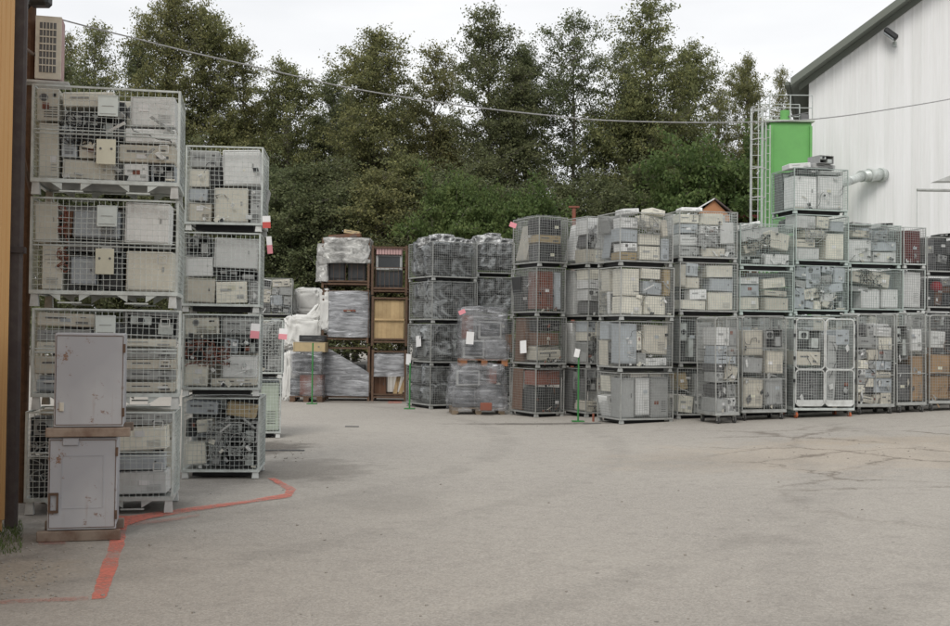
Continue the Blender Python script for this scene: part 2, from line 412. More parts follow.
for j in range(len(ys) - 1):
    for i in range(nx - 1):
        a = j * nx + i; mb.f.append((a, a + 1, a + nx + 1, a + nx)); mb.m.append(0)
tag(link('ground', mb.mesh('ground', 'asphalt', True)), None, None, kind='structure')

# painted line
def paint_mat():
    m, nt, b = newmat('worn_paint'); v = objvec(nt)
    n = noise_node(nt, 22, 6, v, 0.75); n2 = noise_node(nt, 1.8, 3, v)
    a = nt.nodes.new('ShaderNodeMath'); a.operation = 'ADD'; nt.links.new(n.outputs[0], a.inputs[0]); nt.links.new(n2.outputs[0], a.inputs[1])
    r = ramp(nt, a.outputs[0], [(0.0, (0.95, 0.95, 0.95)), (1.0, (0.95, 0.95, 0.95))])
    mr = nt.nodes.new('ShaderNodeMapRange'); nt.links.new(a.outputs[0], mr.inputs[0])
    mr.inputs[1].default_value = 0.82; mr.inputs[2].default_value = 1.2; mr.inputs[3].default_value = 0.8; mr.inputs[4].default_value = 0.1
    c = mixc(nt, (0.68, 0.15, 0.10), (0.55, 0.20, 0.15), n.outputs[0])
    nt.links.new(c, b.inputs['Base Color']); nt.links.new(mr.outputs[0], b.inputs['Alpha']); b.inputs['Roughness'].default_value = 0.85
    m, nt, b = newmat('faint_paint'); v = objvec(nt)
    n = noise_node(nt, 18, 6, v, 0.75)
    mr = nt.nodes.new('ShaderNodeMapRange'); nt.links.new(n.outputs[0], mr.inputs[0])
    mr.inputs[1].default_value = 0.40; mr.inputs[2].default_value = 0.6; mr.inputs[3].default_value = 0.35; mr.inputs[4].default_value = 0.03
    b.inputs['Base Color'].default_value = (0.5, 0.14, 0.10, 1); nt.links.new(mr.outputs[0], b.inputs['Alpha'])
paint_mat()
def strip(name, left, right, mat, z=0.004, label=None):
    def dens(pts):
        out = []
        for a, b in zip(pts, pts[1:]):
            for k in range(8): out.append((a[0] + (b[0] - a[0]) * k / 8, a[1] + (b[1] - a[1]) * k / 8))
        return out + [pts[-1]]
    L = [G(*p) for p in dens(left)]; Q = [G(*p) for p in dens(right)]; mb = MB()
    for a, b in zip(L, Q):
        ja, jb = random.uniform(-.008, .008), random.uniform(-.008, .008)
        mb.v += [(a.x + ja, a.y, gz(a.x) + z), (b.x + jb, b.y, gz(b.x) + z)]
    for i in range(len(L) - 1): mb.f.append((2 * i, 2 * i + 1, 2 * i + 3, 2 * i + 2)); mb.m.append(0)
    return tag(link(name, mb.mesh(name, mat)), label, None, kind='structure')
strip('painted_line', [(119, 516), (109, 545), (98, 578), (91, 600)], [(129, 516), (124, 545), (114, 578), (105, 599)], 'worn_paint')
strip('painted_line', [(121, 518), (150, 513.5), (200, 507), (250, 500.5), (284, 494.5), (287, 490.5), (268, 479)],
      [(121, 528), (150, 519), (200, 511), (250, 503.3), (290, 498), (297, 490), (275, 478.5)], 'worn_paint', 0.008)
strip('painted_line', [(128, 523), (160, 521), (200, 515)], [(128, 527), (160, 524), (200, 517)], 'faint_paint', 0.012)
strip('painted_line', [(0, 601), (88, 597)], [(0, 605), (88, 601)], 'faint_paint', 0.006)
strip('painted_line', [(40, 540), (66, 540)], [(38, 545), (66, 545)], 'faint_paint', 0.006)
strip('painted_line', [(388, 401), (402, 400)], [(388, 404), (402, 403)], 'worn_paint', 0.006)

# ------------------------------------------------------------------ junk items (front towards -Y, origin at base centre)
WORD = dict(white='white', lightgrey='pale grey', cream='cream', beige='beige', grey='grey', bluegrey='blue-grey', tan='tan',
            dark='black', darkgrey='dark grey', black='black', brown='brown', redbrown='red-brown', maroon='maroon', palegreen='pale green', orange='orange')
_mesh_cache = {}
def q(x, s=0.03): return max(s, round(x / s) * s)
SLOT = {'dark': 'darkgrey', 'darkgrey': 'black', 'black': 'darkgrey', 'white': 'grey', 'cream': 'grey', 'lightgrey': 'grey', 'beige': 'darkgrey', 'grey': 'darkgrey', 'bluegrey': 'darkgrey'}
def item_parts(kind, w, d, h, col, var):
    key = (kind, q(w), q(d), q(h), col, var)
    if key in _mesh_cache: return _mesh_cache[key]
    w, d, h = key[1:4]; rnd = random.Random(sum(map(ord, kind)) * 7 + int(key[1] * 1000) * 3 + int(key[3] * 1000) + var)
    fy = -d / 2; parts = []; sl = SLOT.get(col, 'darkgrey')
    b = MB()
    def add(name, mbx, mats, sub=None): parts.append((name, mbx.mesh(name, mats)))
    if kind == 'tower':                                     # case seen from its front bezel
        b.cbox((0, 0.012, h / 2), (w, d - 0.024, h), 0.006); body = b.mesh('casing', col)
        f = MB(); f.cbox((0, fy + 0.014, h / 2), (w * 0.985, 0.028, h * 0.985), 0.012)
        add('front_panel', f, col if col in ('dark', 'black') else ('cream' if col == 'beige' else col))
        g = MB(); vert = h > w
        L, S = (h, w) if vert else (w, h)
        def slot(a, c_, la, lc):
            if vert: g.box((c_ * S - 0, fy - 0.002, a * L), (lc * S, 0.006, la * L))
            else: g.box(((a - .5) * L, fy - 0.002, (c_ + .5) * S), (la * L, 0.006, lc * S))
        for i in range(rnd.choice((2, 3))): slot(0.9 - i * 0.11, 0, 0.012, 0.75)
        slot(0.6, 0, 0.01, 0.5); slot(0.52, 0.2, 0.04, 0.15)
        for i in range(5): slot(0.12 + i * 0.035, 0, 0.01, 0.55)
        add('slot_pattern', g, sl)
    elif kind == 'panel':                                    # case seen on its sheet-metal side
        b.cbox((0, 0, h / 2), (w, d, h), 0.008); body = b.mesh('casing', col)
        g = MB(); t = 0.004
        g.box((0, fy - 0.001, h * 0.965), (w * 0.94, 0.004, t)); g.box((0, fy - 0.001, h * 0.04), (w * 0.94, 0.004, t))
        g.box((-w * 0.46, fy - 0.001, h * 0.5), (t, 0.004, h * 0.9))
        if var % 2:
            for i in range(6): g.box((w * 0.25, fy - 0.001, h * (0.15 + i * 0.05)), (w * 0.28, 0.004, h * 0.014))
        else: g.box((w * 0.3, fy - 0.001, h * 0.55), (w * 0.05, 0.004, h * 0.12))
        add('vent_slot', g, sl)
    elif kind == 'printer':
        b.cbox((0, 0, h * 0.36), (w, d, h * 0.72), 0.015)
        b.cbox((0, d * 0.06, h * 0.86), (w * 0.94, d * 0.8, h * 0.27), 0.02); body = b.mesh('body', col)
        g = MB(); g.box((0, fy - 0.002, h * 0.5), (w * 0.68, 0.008, h * 0.10)); g.box((0, fy - 0.002, h * 0.24), (w * 0.84, 0.006, h * 0.018))
        add('paper_slot', g, sl)
        g = MB(); g.cbox((w * 0.3, fy + d * 0.13, h * 0.78), (w * 0.26, d * 0.1, h * 0.1), 0.004); add('control_panel', g, 'darkgrey')
    elif kind == 'crt':
        b.cbox((0, fy + d * 0.14, h / 2), (w, d * 0.28, h), 0.02)
        a = [(-w * .46, fy + d * .27, h * .06), (w * .46, fy + d * .27, h * .06), (w * .46, fy + d * .27, h * .95), (-w * .46, fy + d * .27, h * .95)]
        e = [(-w * .25, -fy, h * .15), (w * .25, -fy, h * .15), (w * .25, -fy, h * .7), (-w * .25, -fy, h * .7)]
        b.convex(a + e, [(0, 1, 2, 3), (4, 5, 6, 7), (0, 1, 5, 4), (1, 2, 6, 5), (2, 3, 7, 6), (3, 0, 4, 7)])
        body = b.mesh('housing', col)
        g = MB(); g.cbox((0, fy - 0.001, h * 0.55), (w * 0.82, 0.02, h * 0.74), 0.008); add('screen', g, 'screen')
        g = MB(); g.box((w * 0.2, fy - 0.003, h * 0.08), (w * 0.4, 0.008, h * 0.03)); add('button_row', g, 'darkgrey')
    elif kind == 'chassis':                                  # opened metal case with its insides showing
        t = 0.008
        b.box((0, 0, t / 2), (w, d, t)); b.box((0, 0, h - t / 2), (w, d, t))
        b.box((-w / 2 + t / 2, 0, h / 2), (t, d, h - 2 * t - .002)); b.box((w / 2 - t / 2, 0, h / 2), (t, d, h - 2 * t - .002))
        b.box((0, d / 2 - t / 2, h / 2), (w - 2 * t - .002, t, h - 2 * t - .002)); body = b.mesh('casing', col)
        g = MB(); g.cbox((-w * 0.22, fy + 0.12, h * 0.72), (w * 0.42, 0.2, h * 0.42), 0.004)
        g.cbox((w * 0.27, fy + 0.10, h * 0.35), (w * 0.3, 0.16, h * 0.5), 0.004); add('drive_cage', g, 'zinc' if var % 2 else 'grey')
        g = MB(); g.box((0, fy + 0.25, h * 0.45), (w * 0.86, 0.012, h * 0.8)); add('circuit_board', g, 'darkgrey')
        g = MB(); g.bar((-w * 0.22, fy + 0.018, h * 0.72), (-w * 0.22, fy + 0.0, h * 0.72), min(w, h) * 0.15, 10); add('fan', g, 'dark')
    elif kind == 'unit':                                     # flat desktop unit / player
        b.cbox((0, 0, h / 2), (w, d, h), 0.008); body = b.mesh('casing', col)
        g = MB(); g.box((-w * 0.18, fy - 0.002, h * 0.62), (w * 0.36, 0.006, h * 0.12)); g.box((w * 0.28, fy - 0.002, h * 0.3), (w * 0.22, 0.006, h * 0.18))
        g.box((w * 0.3, fy - 0.002, h * 0.72), (w * 0.1, 0.006, h * 0.08)); add('slot_pattern', g, sl)
    elif kind == 'back':                                     # rear of a case: fan, socket, card slots
        b.cbox((0, 0, h / 2), (w, d, h), 0.006); body = b.mesh('casing', col)
        g = MB(); s = min(w, h)
        g.bar((-w * 0.2, fy - 0.006, h * 0.72), (-w * 0.2, fy + 0.004, h * 0.72), s * 0.2, 14); add('fan_grille', g, 'darkgrey')
        g = MB()
        for i in range(5): g.box((w * 0.12, fy - 0.002, h * (0.12 + i * 0.075)), (w * 0.6, 0.006, h * 0.02))
        g.box((w * 0.28, fy - 0.002, h * 0.8), (w * 0.16, 0.006, h * 0.1)); add('port', g, 'dark')
    else: raise ValueError(kind)
    if var == 3 or (var == 1 and kind == 'panel'):
        g = MB(); sx_ = rnd.uniform(-.3, .3) * w; g.box((sx_, fy - .0035, h * rnd.uniform(.3, .75)), (min(.09, w * .3), .003, min(.06, h * .25))); add('sticker', g, rnd.choice(('paper', 'paper', 'paper', 'cream_plate', 'bluegrey', 'redbrown')))
    _mesh_cache[key] = (body, parts); return _mesh_cache[key]
KNAME = dict(tower='computer_case', panel='machine_casing', printer='printer', crt='crt_monitor', chassis='open_chassis', unit='desktop_unit', back='desktop_computer')
KWORD = dict(tower='computer case', panel='casing', printer='printer', crt='CRT monitor', chassis='opened chassis', unit='desktop unit', back='PC rear')
KCAT = dict(tower='computer', panel='casing', printer='printer', crt='monitor', chassis='chassis', unit='desktop unit', back='computer')
def item(kind, M, w, d, h, col, label):
    body, parts = item_parts(kind, w, d, h, col, random.randrange(4))
    key = (q(w), q(d), q(h)); S = Matrix.Diagonal((w / key[0], d / key[1], h / key[2], 1))
    o = link(KNAME[kind], body, None, M @ S)
    for n, me in parts: link(n, me, o)
    tag(o, label, KCAT[kind]); return o

used_labels = set()
def place_word(cx, cz):
    a = 'lower' if cz < 0.36 else 'upper' if cz > 0.64 else 'middle'
    b = 'left' if cx < 0.36 else 'right' if cx > 0.64 else 'centre'
    return a + ' ' + b
def uniq(parts_fn, extras):
    for e in extras:
        s = parts_fn(e)
        if s not in used_labels and len(s.split()) <= 16: used_labels.add(s); return s
    k = parts_fn('')
    for e in ('tilted', 'dusty', 'scuffed', 'grimy', 'battered', 'stained', 'worn', 'scratched', 'chipped', 'faded', 'dented'):
        s = parts_fn(e)
        if s not in used_labels: used_labels.add(s); return s
    print('LABEL COLLISION', k); return k

def guillotine(x0, z0, x1, z1, W, H, rnd, mn=0.16):
    w, h = (x1 - x0) * W, (z1 - z0) * H
    if mn > .2 and w * h < .42: return [(x0, z0, x1, z1)]
    if (w < 0.36 and h < 0.30) or (w * h < 0.13 and rnd.random() < 0.45): return [(x0, z0, x1, z1)]
    if w > h * rnd.uniform(0.9, 1.5) and w > 2 * mn:
        c = x0 + (x1 - x0) * rnd.uniform(0.36, 0.64)
        return guillotine(x0, z0, c, z1, W, H, rnd, mn) + guillotine(c, z0, x1, z1, W, H, rnd, mn)
    if h > 2 * mn * 0.8:
        c = z0 + (z1 - z0) * rnd.uniform(0.36, 0.64)
        return guillotine(x0, z0, x1, c, W, H, rnd, mn) + guillotine(x0, c, x1, z1, W, H, rnd, mn)
    return [(x0, z0, x1, z1)]
PAL = {
 'light': ['white'] * 2 + ['lightgrey'] * 3 + ['cream'] * 4 + ['beige'] * 3 + ['grey'] * 3 + ['bluegrey'] * 3 + ['darkgrey'] * 2,
 'drab': ['beige'] * 2 + ['grey'] * 4 + ['lightgrey'] * 1 + ['bluegrey'] * 3 + ['darkgrey'] * 3 + ['cream'],
 'dark': ['dark'] * 5 + ['darkgrey'] * 3 + ['brown'] * 2 + ['grey'],
 'brown': ['brown'] * 3 + ['redbrown'] * 2 + ['dark'] * 4 + ['beige'] + ['darkgrey'] * 2,
 'carton': ['cardboard'] * 3 + ['tan'],
}
WORD['cardboard'] = 'brown cardboard'
def fill(rects, W, D, H, M, cage_phrase, rnd, pal='light', face='front', pad=0.008):
    """rects: (x0,z0,x1,z1[,colour[,kind[,tilt]]]) over the inside front face"""
    n = 0
    for r in rects:
        x0, z0, x1, z1 = r[:4]
        col = r[4] if len(r) > 4 else rnd.choice(PAL[pal])
        w, h = (x1 - x0) * (W - 2 * pad), (z1 - z0) * H
        if len(r) > 5 and r[5]: kind = r[5]
        else:
            kind = rnd.choice(['panel', 'panel', 'tower', 'back', 'unit', 'chassis'] if min(w, h) > .2 else ['unit', 'panel', 'panel', 'tower', 'back'])
            if w > h * 1.1 and w > .3 and rnd.random() < .2: kind = 'printer'
            if 0.75 < w / h < 1.4 and w > .25 and rnd.random() < .15: kind = 'crt'
            if col == 'cardboard': kind = 'panel'
        tilt = R(r[6] + (rnd.uniform(-2.2, 2.2) if z1 - z0 < .6 else rnd.uniform(-.8, .8))) if len(r) > 6 else (R(rnd.uniform(-3, 3)) if rnd.random() < .6 else R(rnd.uniform(-15, 15)))
        if face == 'bars': tilt = 0
        if abs(tilt) > R(4): w *= 0.9; h *= 0.86
        w *= rnd.uniform(.955, .995); h *= rnd.uniform(.95, .99)
        d = min(D - 0.20 if D > .7 else D - .08, rnd.uniform(0.42, 0.60) if D > 0.5 else D - 0.08)
        if face != 'front': d = D - 0.05 - (.05 if D > .3 else 0)
        if kind == 'crt': d = min(d, 0.45)
        cx = -W / 2 + pad + (x0 + x1) / 2 * (W - 2 * pad)
        cy = D / 2 - 0.02 - d / 2 if face == 'split' else -D / 2 + 0.03 + d / 2 + rnd.uniform(0, 0.035)
        zz = z0 * H + abs(math.sin(tilt)) * w * 0.5
        loc = M @ Vector((cx, cy, zz + 0.002))
        yaw = M.to_euler().z + R(rnd.uniform(-2.5, 2.5))
        mm = M4(loc, yaw, 0, tilt)
        mm2 = M @ Vector((cx, cy, zz + .002))
        pw = place_word((x0 + x1) / 2, (z0 + z1) / 2); cp = cage_phrase
        if cp.startswith('rear of '): cp = cp[8:]; pw = 'rear ' + pw
        size = ('tall' if h > w * 1.5 else 'low wide' if w > h * 2 else 'big' if w * h > .16 else 'small' if w * h < .05 else 'boxy')
        fn = lambda e: ' '.join(f"{e} {WORD.get(col, col)} {'carton' if col == 'cardboard' else KWORD[kind]}, {pw} in {cp}".split())
        fn2 = fn if len(fn('x').split()) <= 16 else (lambda e: fn(e).replace(' cage of ', ' of '))
        lab = uniq(fn2, ['', size, 'square-edged', 'smaller', 'larger'])
        o = item(kind, mm, w, d, h, col, lab)
        if col == 'cardboard': o.name = 'cardboard_box'; o['category'] = 'box'
        n += 1
    return n

# ------------------------------------------------------------------ wire cages
_cage_cache = {}
def panel_mesh(L, H, cell, wr, mat, z0=0.0):
    mb = MB(); n = max(2, round(L / cell)); k = max(2, round(H / cell))
    rj = random.Random(int(L * 1000) + int(H * 100)); bul = rj.uniform(.006, .016)
    def bow(x, z): return -bul * math.sin(math.pi * (x / L + .5)) * math.sin(math.pi * (z - z0) / H)
    for i in range(1, n):
        x = -L / 2 + L * i / n; j1, j2 = rj.gauss(0, .003), rj.gauss(0, .006)
        for a in range(3):
            za, zb_ = z0 + H * a / 3, z0 + H * (a + 1) / 3; xa, xb = x + (j1, j2, -j2, j1)[a], x + (j1, j2, -j2, j1)[a + 1]
            mb.bar((xa, bow(x, za), za), (xb, bow(x, zb_), zb_), wr, 4, cap=False)
    for j in range(1, k):
        z = z0 + H * j / k; j1, j2 = rj.gauss(0, .003), rj.gauss(0, .006)
        for a in range(3):
            xa, xb = -L / 2 + L * a / 3, -L / 2 + L * (a + 1) / 3
            mb.bar((xa, bow(xa, z) - 2 * wr, z + (j1, j2, -j2, j1)[a]), (xb, bow(xb, z) - 2 * wr, z + (j1, j2, -j2, j1)[a + 1]), wr, 4, cap=False)
    return mb.mesh('wire_panel', mat)
def cage_parts(W, D, H, style, mat, wmat, cell, wr):
    key = (round(W, 2), round(D, 2), round(H, 3), style, mat, wmat, cell, wr)
    if key in _cage_cache: return _cage_cache[key]
    fh = 0.115 if style == 'flap' else 0.072; bh = 0.035 if style == 'flap' else 0.028; zb = fh + bh; top = H - 0.012
    P_ = []
    f = MB(); pr = 0.011 if style == 'flap' else 0.0095
    for sx in (-1, 1):
        for sy in (-1, 1): f.box((sx * (W / 2 - pr), sy * (D / 2 - pr), (zb + top) / 2), (2 * pr, 2 * pr, top - zb))
    for sy in (-1, 1):
        f.box((0, sy * (D / 2 - pr), top - .008), (W - 4 * pr - .004, 0.022, 0.016))
    for sx in (-1, 1):
        f.box((sx * (W / 2 - pr), 0, top - .008), (0.022, D - 4 * pr - .004, 0.016))
    zm = zb + (top - zb) * 0.5
    if style in ('flap', 'low'):
        f.bar((-W / 2 + .03, -D / 2 + .008, zm - .016), (W / 2 - .03, -D / 2 + .008, zm - .016), .007, 6)
        f.bar((-W / 2 + .03, -D / 2 + .008, zm + .018), (W / 2 - .03, -D / 2 + .008, zm + .018), .007, 6)
    P_.append(('frame', f.mesh('frame', mat), Matrix()))
    b = MB()
    for sy in (-1, 1): b.box((0, sy * (D / 2 - .02), fh + bh / 2), (W, 0.04, bh))
    for sx in (-1, 1): b.box((sx * (W / 2 - .02), 0, fh + bh / 2), (0.04, D - .084, bh))
    if style == 'flap':
        for sy in (-1, 1):
            y0, y1 = (sy * (D / 2 - .012) - .003, sy * (D / 2 - .012) + .003)
            zt = fh - .001; zl = 0.028
            for cx, sg in ((-W * .33, 1), (-W * .13, -1), (W * .12, 1), (W * .32, -1)):
                b.prism([(cx - .05 * sg, zt), (cx + .05 * sg, zt), (cx + .05 * sg, zl + .02)], y0, y1)
            b.box((-W * .23, (y0 + y1) / 2, zl + .01), (W * .16, .02, .014)); b.box((W * .22, (y0 + y1) / 2, zl + .01), (W * .16, .02, .014))
    P_.append(('base_frame', b.mesh('base_frame', mat), Matrix()))
    fl = MB(); fl.box((0, 0, fh + .022), (W - .09, D - .09, .012)); P_.append(('floor_pan', fl.mesh('floor_pan', 'zincdull'), Matrix()))
    if style != 'flap': fl = MB(); fl.box((0, .03, (fh + .014) / 2 + .006), (W - .22, D - .22, fh - .004)); P_.append(('gap_shade_block', fl.mesh('gap_shade_block', 'black'), Matrix()))  # added black block, stands in for the shade below the floor
    ft = MB(); ft.convex([(-.03, -.03, fh - .001), (.03, -.03, fh - .001), (.03, .03, fh - .001), (-.03, .03, fh - .001),
                          (-.038, -.038, 0.002), (.038, -.038, 0.002), (.038, .038, 0.002), (-.038, .038, 0.002)],
                         [(0, 1, 2, 3), (4, 5, 6, 7), (0, 1, 5, 4), (1, 2, 6, 5), (2, 3, 7, 6), (3, 0, 4, 7)])
    fm = ft.mesh('foot', 'whitepaint' if style == 'flap' or mat == 'zinc' else mat)
    for sx in (-1, 1):
        for sy in (-1, 1): P_.append(('foot', fm, Matrix.Translation((sx * (W / 2 - .045), sy * (D / 2 - .045), 0))))
    pm = panel_mesh(W - 4 * pr, top - zb - .02, cell, wr, wmat, zb)
    P_.append(('wire_panel', pm, Matrix.Translation((0, -D / 2 + .014, 0))))
    P_.append(('wire_panel', pm, Matrix.Translation((0, D / 2 - .014, 0))))
    ps = panel_mesh(D - 4 * pr, top - zb - .02, cell, wr, wmat, zb)
    P_.append(('wire_panel', ps, Matrix.Translation((-W / 2 + .014, 0, 0)) @ Matrix.Rotation(R(-90), 4, 'Z')))
    P_.append(('wire_panel', ps, Matrix.Translation((W / 2 - .014, 0, 0)) @ Matrix.Rotation(R(90), 4, 'Z')))
    if style == 'flap':
        for zz in (zm + (top - zm) * .78, zm - (zm - zb) * .2):
            lt = MB(); lt.tube([(W * .36, -D / 2 - .008, zz), (W * .36, -D / 2 - .008, zz - .07), (W * .42, -D / 2 - .008, zz - .07), (W * .42, -D / 2 - .008, zz), (W * .36, -D / 2 - .008, zz)], .0055, 4)
            P_.append(('latch', lt.mesh('latch', 'whitepaint'), Matrix()))
    _cage_cache[key] = P_; return P_
def cage(M, W, D, H, style='flap', mat='zinc', wmat='zinc', cell=.05, wr=.0032, label='', group=None):
    o = empty('mesh_cage', M)
    for n, me, L in cage_parts(W, D, H, style, mat, wmat, cell, wr): link(n, me, o, L)
    tag(o, label, 'cage', group); return o

SCR = {}
def scrap_mesh(seed, pal):
    rnd = random.Random(seed); mb = MB()
    mats = {'light': ['cream', 'lightgrey', 'grey', 'white', 'dark'], 'drab': ['grey', 'darkgrey', 'beige', 'lightgrey', 'dark'], 'dark': ['dark', 'black', 'darkgrey', 'grey', 'brown'],
            'brown': ['brown', 'dark', 'beige', 'redbrown', 'black'], 'carton': ['cardboard', 'tan', 'dark', 'grey', 'brown']}[pal]
    for k in range(13):
        x, z = rnd.uniform(-.47, .47), rnd.random() ** 2.2 * .9 + .01; a = rnd.uniform(-1.2, 1.2); rot = Matrix.Rotation(a, 3, 'Y') @ Matrix.Rotation(rnd.uniform(-.5, .5), 3, 'Z')
        t = rnd.random(); mi = rnd.choice((0, 1, 2, 3, 4))
        if t < .45: d = (rnd.uniform(.03, .10), rnd.uniform(.01, .03), rnd.uniform(.02, .07))
        elif t < .75: d = (rnd.uniform(.10, .26), .012, rnd.uniform(.012, .03))
        else: d = (rnd.uniform(.05, .12), .004, rnd.uniform(.04, .08))
        mb.cbox((x, rnd.uniform(-.02, .02), z), d, .004, mi, rot)
    for k in range(2):
        p = Vector((rnd.uniform(-.4, .4), 0, rnd.uniform(.3, .9))); pts = [p.copy()]
        d = Vector((rnd.gauss(0, 1), 0, rnd.gauss(-.5, 1))).normalized()
        for _ in range(9):
            d = (d + Vector((rnd.gauss(0, .5), rnd.gauss(0, .05), rnd.gauss(0, .5)))).normalized(); p = p + d * .05; p.x = max(-.47, min(.47, p.x)); p.z = max(.02, min(.96, p.z)); p.y = max(-.02, min(.02, p.y)); pts.append(p.copy())
        mb.tube(pts, .005, 4, 4)
    return mb.mesh('scrap_bits', mats)
def scrap(M, W, D, H, base, rnd, pal, ph):
    if (pal) not in SCR: SCR[pal] = [scrap_mesh(60 + i + len(SCR) * 7, pal) for i in range(4)]
    o = link('scrap_bits', rnd.choice(SCR[pal]), None, M @ Matrix.Translation((0, -D / 2 + .055, base)) @ Matrix.Diagonal((rnd.choice((-1, 1)) * (W - .08), 1, (H - base - .05), 1)))
    tag(o, 'loose small scrap pieces behind the front mesh of ' + ph, None, None, 'stuff')
SHAPES = {}
def solve_stack(u, ur, Y, v0, yaw, uL=None, D=.83):
    """front-left-bottom corner seen at u,v0 and depth Y; width from right edge ur; depth from back-left edge uL"""
    c = P(u, v0, Y); ca, sa = math.cos(yaw), math.sin(yaw)
    def bis(fn, target, lo, hi, inc):
        for _ in range(40):
            mid = (lo + hi) / 2
            if (fn(mid) < target) == inc: lo = mid
            else: hi = mid
        return (lo + hi) / 2
    W = bis(lambda t: uof((c.x + ca * t, c.y + sa * t, c.z)), ur, .2, 3, True)
    if uL is not None: D = bis(lambda t: uof((c.x - sa * t, c.y + ca * t, c.z)), uL, .2, 3, False)
    return c, W, D
def stack(name, u, ur, Y, vs, yaw, uL=None, D=.83, style='flap', mat='zinc', wmat='zinc', cell=.05, wr=.0032,
          contents=None, pal='light', shift=None, side=False, group='wire mesh cages stacked in the yard', words=None, splitD=False):
    yaw = R(yaw); c, W, D = solve_stack(u, ur, Y, vs[0], yaw, uL, D)
    zs = [P(u, v, Y).z for v in vs]; g = gz(c.x); zs[0] = g + 0.004
    n = len(vs) - 1
    LV = words or {1: ['only'], 2: ['bottom', 'top'], 3: ['bottom', 'middle', 'top'], 4: ['bottom', 'second', 'third', 'top'],
          5: ['bottom', 'second', 'third', 'fourth', 'top']}[n]
    print(f'{name}: W={W:.2f} D={D:.2f} pitch={[round(zs[i+1]-zs[i],2) for i in range(n)]} corner=({c.x:.2f},{c.y:.2f})')
    out = []
    for i in range(n):
        H = zs[i + 1] - zs[i]; rnd = random.Random(i * 17 + sum(map(ord, name)))
        dx, dy, dyaw = (shift or {}).get(i, (rnd.uniform(-.025, .02), rnd.uniform(-.03, .02), R(rnd.uniform(-1.8, 1.8))))
        ya = yaw + dyaw
        ctr = Vector((c.x + math.cos(yaw) * W / 2 - math.sin(yaw) * D / 2 + dx, c.y + math.sin(yaw) * W / 2 + math.cos(yaw) * D / 2 + dy, zs[i]))
        M = M4(ctr, ya)
        ph = f'{LV[i]} cage of {name}'
        cage(M, W, D, H - .004, style, mat, wmat, cell, wr, f'{"dull" if wmat != "zinc" else "galvanised"} wire {ph}', group)
        base = 0.155 if style == 'flap' else .104
        inner = Matrix.Translation((0, 0, base)); Hi = H - base - .03
        spec = (contents or {}).get(i, None)
        out.append((M, W, D, H, ph))
        if spec == 'none': continue
        rects = spec if isinstance(spec, list) else [r for r in guillotine(0, 0, 1, 1, W, Hi, rnd) if rnd.random() > .04]
        p = spec if isinstance(spec, str) else pal
        if splitD:
            half = (D - .04) / 2
            Mi = M @ Matrix.Translation((0, -half / 2, 0)) @ inner
            fill(rects, W - .05, half, Hi, Mi, ph, rnd, p, 'split')
            Mb = M @ Matrix.Translation((0, half / 2, 0)) @ inner
            fill(guillotine(0, 0, .5, 1, W, Hi, rnd, .3) , W - .05, half, Hi, Mb, 'rear of ' + ph, rnd, p, 'split')
        else:
            df = (D - .04) * .52; dr = (D - .04) - df
            fill(rects, W - .04, df, Hi, M @ Matrix.Translation((0, -dr / 2, 0)) @ inner, ph, rnd, p, 'split')
            fill(guillotine(0, 0, 1, 1, W, Hi, rnd, .26), W - .05, dr, Hi, M @ Matrix.Translation((0, df / 2, 0)) @ inner, 'rear of ' + ph, rnd, p, 'split')
        if spec != 'none' and (spec is None or rnd.random() < .6): scrap(M, W, D, H, base, rnd, p, ph)
    return out

# ---- left stacks
L1c = {
 3: [(0, .64, .16, 1, 'beige', 'back'), (.02, 0, .165, .62, 'cream', 'panel', 0), (.18, .80, .55, .97, 'cream', 'unit', -2), (.18, 0, .56, .22, 'cream', 'panel', 0),
     (.18, .24, .29, .60, 'bluegrey', 'tower', 0), (.30, .24, .46, .42, 'beige', 'unit', 0), (.30, .46, .56, .76, 'grey', 'chassis', 2), (.66, .62, .99, .97, 'lightgrey', 'panel', 1),
     (.62, .44, .99, .60, 'white', 'unit', 0), (.58, .22, .99, .42, 'beige', 'unit', -1), (.62, 0, .80, .2, 'lightgrey', 'unit', 0), (.82, 0, .99, .2, 'bluegrey', 'chassis', 0), (.56, .46, .61, .9, 'dark', 'panel', 0)],
 2: [(0, .53, .165, .99, 'cream', 'panel', 0), (.05, 0, .20, .50, 'cream', 'tower', 0), (.26, .58, .60, .90, 'bluegrey', 'panel', 3), (.25, .06, .44, .38, 'bluegrey', 'panel', 0),
     (.625, .54, .96, 1.0, 'white', 'panel', 0), (.645, 0, .985, .46, 'cream', 'panel', 0), (.22, .42, .60, .52, 'darkgrey', 'unit', 0), (.47, 0, .62, .40, 'dark', 'tower', 0), (.18, .6, .25, .9, 'brown', 'panel', 4)],
 1: [(.0, .79, .40, .96, 'beige', 'unit', 0), (0, .62, .38, .76, 'grey', 'unit', 0), (0, .46, .35, .60, 'cream', 'unit', 1), (0, .22, .35, .44, 'beige', 'unit', 0), (0, 0, .36, .2, 'bluegrey', 'printer', 0),
     (.62, .68, .99, .96, 'grey', 'chassis', 0), (.58, .56, .99, .66, 'cream', 'unit', 0), (.62, .42, .99, .54, 'grey', 'unit', 0), (.62, .28, .99, .40, 'beige', 'unit', 0), (.62, .14, .99, .26, 'grey', 'unit', 0), (.62, 0, .99, .12, 'beige', 'unit', 0), (.41, .1, .60, .6, 'darkgrey', 'panel', 0)],
 0: [(0, .5, .3, .95, 'darkgrey', 'chassis', 0), (0, 0, .3, .46, 'dark', 'tower', 0), (.32, 0, .58, .9, 'dark', 'panel', 0), (.60, .52, .97, .82, 'cream', 'panel', -2), (.60, .84, .99, .97, 'grey', 'unit', 0),
     (.60, .30, .95, .49, 'bluegrey', 'panel', 0), (.60, 0, .98, .28, 'lightgrey', 'panel', 0)],
}
